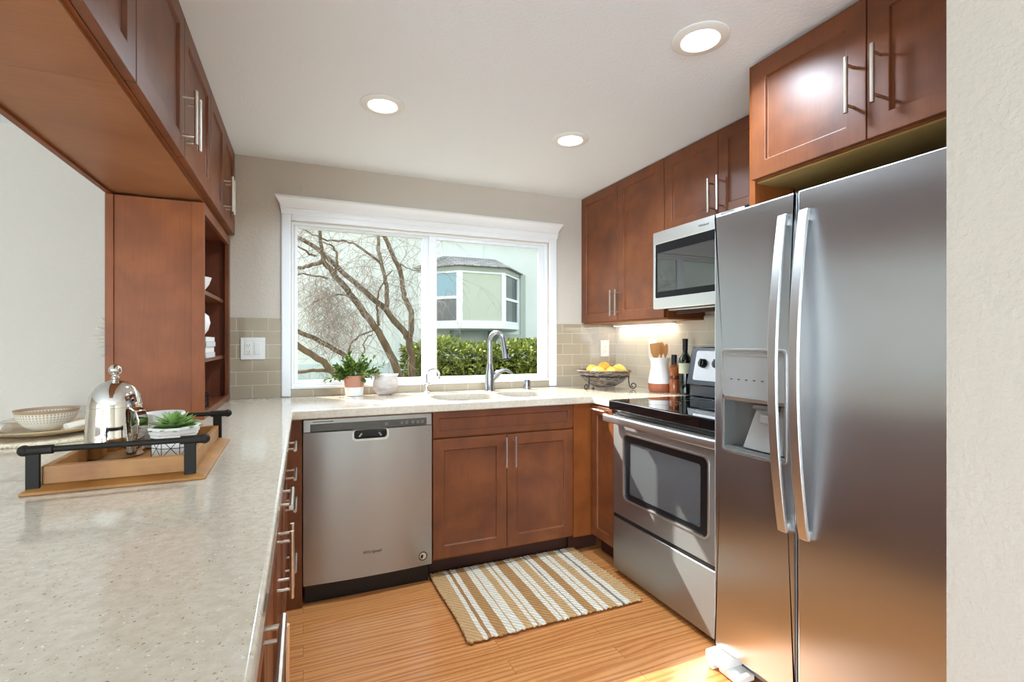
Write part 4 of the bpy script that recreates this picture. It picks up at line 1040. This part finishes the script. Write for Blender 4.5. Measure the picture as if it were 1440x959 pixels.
# hedge
rh = R(21)
hg = thing('hedge', 'clipped leafy green hedge below the bay window', 'hedge', (0, 5.75, 0))
hx0, hx1, hy0, hy1, hz0, hz1 = 1.20, 4.6, -.35, .55, -.45, 1.16
mb = MB(); mb.box(hx0 + .12, hy0 + .20, hz0, hx1, hy1 - .08, hz1 - .16); mb.build('core', 'hedge_core', hg)
mb = MB()
for k in range(17000):
    s = rh.random()
    x = rh.uniform(hx0, hx1)
    if s < .68: p = Vector((x, hy0 + rh.uniform(-.05, .22) + .05 * math.sin(x * 7), rh.uniform(.45, hz1))); n = Vector((0, -1, .35))
    elif s < .88: p = Vector((x, rh.uniform(hy0, hy1), hz1 + rh.uniform(-.12, .05) + .04 * math.sin(x * 5) + .03 * math.sin(x * 13))); n = Vector((0, -.4, 1))
    else: p = Vector((hx0 + rh.uniform(-.06, .08), rh.uniform(hy0, hy1), rh.uniform(.35, hz1))); n = Vector((-1, 0, .4))
    d = (n + Vector((rh.uniform(-1, 1), rh.uniform(-1, 1), rh.uniform(-.8, 1)))).normalized()
    leaf(mb, p, d, Vector((rh.uniform(-1, 1), rh.uniform(-1, 1), 1)), rh.uniform(.045, .08), rh.uniform(.024, .040))
mb.build('foliage', 'leaf_hedge', hg)

# bare tree
def ray_at(u, v, Y):
    c, s = math.cos(YAW), math.sin(YAW); l = (u - 720) / F_PX; z = (V0 - v) / F_PX
    k = Y / (c - l * s); return Vector(((l * c + s) * k, Y, CAM_Z + z * k))
tree = thing('tree', 'bare grey-brown tree with leaning trunks and drooping twigs outside the left pane', 'tree', (0, 0, 0))
base = Vector((2.2, 5.2, -.45)); tree.location = base
BR = [
 ('trunk', 5.0, [(600, 610), (566, 535), (547, 494), (532.5, 467), (513, 440), (493, 413), (478.6, 396), (464, 378.6), (454, 366)], .042, .024, 0),
 ('trunk', 5.15, [(590, 610), (580, 530), (579, 506), (575.4, 479), (570.5, 469), (554.6, 450), (537.5, 430), (513, 410.5), (491, 391), (469, 371), (447, 349), (420, 333), (390, 322)], .042, .018, 0),
 ('limb', 5.15, [(575.4, 482), (579, 455), (579, 442), (575, 430), (569, 418), (566, 400), (563, 383.5), (552, 356.6), (540, 332), (525, 295)], .032, .020, 0),
 ('limb', 5.14, [(543.6, 433), (543.6, 408), (541, 390), (537.5, 373.7), (532, 350), (531, 320), (528, 290)], .024, .014, 0),
 ('limb', 4.9, [(575, 640), (530, 556), (505, 520), (495, 508), (478.6, 496), (454, 481.6), (438, 474), (421, 467), (395, 455)], .026, .020, 0),
 ('limb', 4.8, [(570, 640), (535, 580), (500, 548), (471, 525.7), (459, 513), (447, 503.6), (421, 487.7), (395, 470)], .034, .026, 0),
 ('limb', 4.8, [(471, 525), (459, 521), (440, 521), (421, 522.5), (395, 526)], .018, .014, 0),
 ('limb', 5.0, [(456, 367), (448, 370), (435, 374), (421, 377), (395, 382)], .022, .014, 0),
 ('limb', 5.0, [(533, 458), (531, 443), (530, 427.6), (533, 410), (543, 390), (552, 380)], .014, .006, 0),
 ('limb', 5.0, [(455, 367), (452, 355), (452, 345), (450, 325), (449, 300)], .020, .014, 0),
 ('limb', 5.1, [(536, 372), (530, 366), (508, 349), (496, 342), (483, 339), (460, 338), (440, 330), (425, 322)], .014, .007, 0),
 ('limb', 5.0, [(446, 360), (435, 357), (421, 347), (400, 335)], .012, .006, 0),
 ('limb', 5.0, [(472, 384), (474, 370), (473, 355), (466, 345), (455, 340)], .014, .007, 0),
 ('limb', 5.0, [(489, 497), (493, 484), (505, 472), (520, 466), (528, 464)], .010, .008, 0),
 ('limb', 5.0, [(513, 495), (511, 485), (516, 474), (524, 470)], .008, .005, 0),
 ('limb', 5.1, [(562, 372), (575, 378), (592, 382), (604, 388)], .006, .003, 0),
 ('limb', 5.0, [(491, 417), (475, 414), (455, 420), (440, 425)], .009, .005, 0),
 ('limb', 5.0, [(460, 392), (445, 388), (425, 385), (410, 388)], .010, .006, 0),
 ('limb', 5.0, [(564, 383), (563, 374), (562, 372)], .02, .012, 0),
]
rt = R(77); spine = []
for nm, Y, px, r0, r1, _ in BR:
    pts = [ray_at(u, v, Y) for u, v in px]; fine = []
    for a, b in zip(pts, pts[1:]):
        for q in range(3): fine.append(a.lerp(b, q / 3) + Vector((rt.uniform(-.006, .006), rt.uniform(-.02, .02), rt.uniform(-.006, .006))))
    fine.append(pts[-1])
    if nm == 'trunk': fine = [base + Vector((-.05 if Y < 5.1 else .05, 0, 0))] + fine; 
    n = len(fine); rad = [r0 + (r1 - r0) * i / (n - 1) for i in range(n)]
    if px[-1][0] <= 420 or px[-1][1] < 305:     # the limb runs on and thins out beyond the window
        dl = (fine[-1] - fine[-4]).normalized()
        for q in range(1, 9): fine.append(fine[-1] + (dl + Vector((rt.uniform(-.3, .3), rt.uniform(-.3, .3), rt.uniform(-.3, .3)))).normalized() * .11); rad.append(r1 * (1 - q / 8.6))
    mb = MB(); mb.tube([p - base for p in fine], rad, 9); mb.build(nm, 'bark', tree, smooth=60)
    spine += [(p, rr_) for p, rr_ in zip(fine, rad) if .7 < p.z < 2.45 - .0]
def twig(mb, p, d, ln, r, droop, lev):
    n = 6; pts = [p]; q = p.copy(); dd = d.normalized()
    for i in range(n):
        dd = (dd + Vector((rt.uniform(-.25, .25), rt.uniform(-.25, .25), rt.uniform(-.25, .25) - droop))).normalized(); q = q + dd * ln / n; pts.append(q.copy())
    mb.tube([x - base for x in pts], [r * (1 - .75 * i / n) for i in range(n + 1)], 3)
    if lev > 0:
        for k in range(rt.randint(3, 5)):
            i = rt.randint(1, n); twig(mb, pts[i], (dd + Vector((rt.uniform(-1, 1), rt.uniform(-1, 1), rt.uniform(-1, .5)))), ln * rt.uniform(.35, .65), r * .6, droop + .08, lev - 1)
mb = MB()
for k in range(150):
    p, r_ = rt.choice(spine)
    twig(mb, p, Vector((rt.uniform(-1, 1), rt.uniform(-.6, .6), rt.uniform(-.3, 1))), rt.uniform(.3, .75), .0036, .08, 2)
o = mb.build('twigs', 'twig', tree, smooth=0); o['kind'] = 'stuff'
mb = MB()
for k in range(1500):
    f = rt.random(); u = 458 + rt.gauss(0, 20) + 18 * f; v = 398 + 84 * f + rt.gauss(0, 12); p = ray_at(u, v, 4.9 + rt.uniform(-.15, .15))
    d = Vector((rt.uniform(-1, 1), rt.uniform(-.5, .5), -.8 + rt.uniform(-.3, .6))); q = p + d.normalized() * rt.uniform(.05, .16)
    mb.tube([p - base, (p + q) / 2 + Vector((rt.uniform(-.02, .02), 0, 0)) - base, q - base], [.0012, .002, .0008], 3)
o = mb.build('dry_foliage', 'dry', tree, smooth=0); o['kind'] = 'stuff'
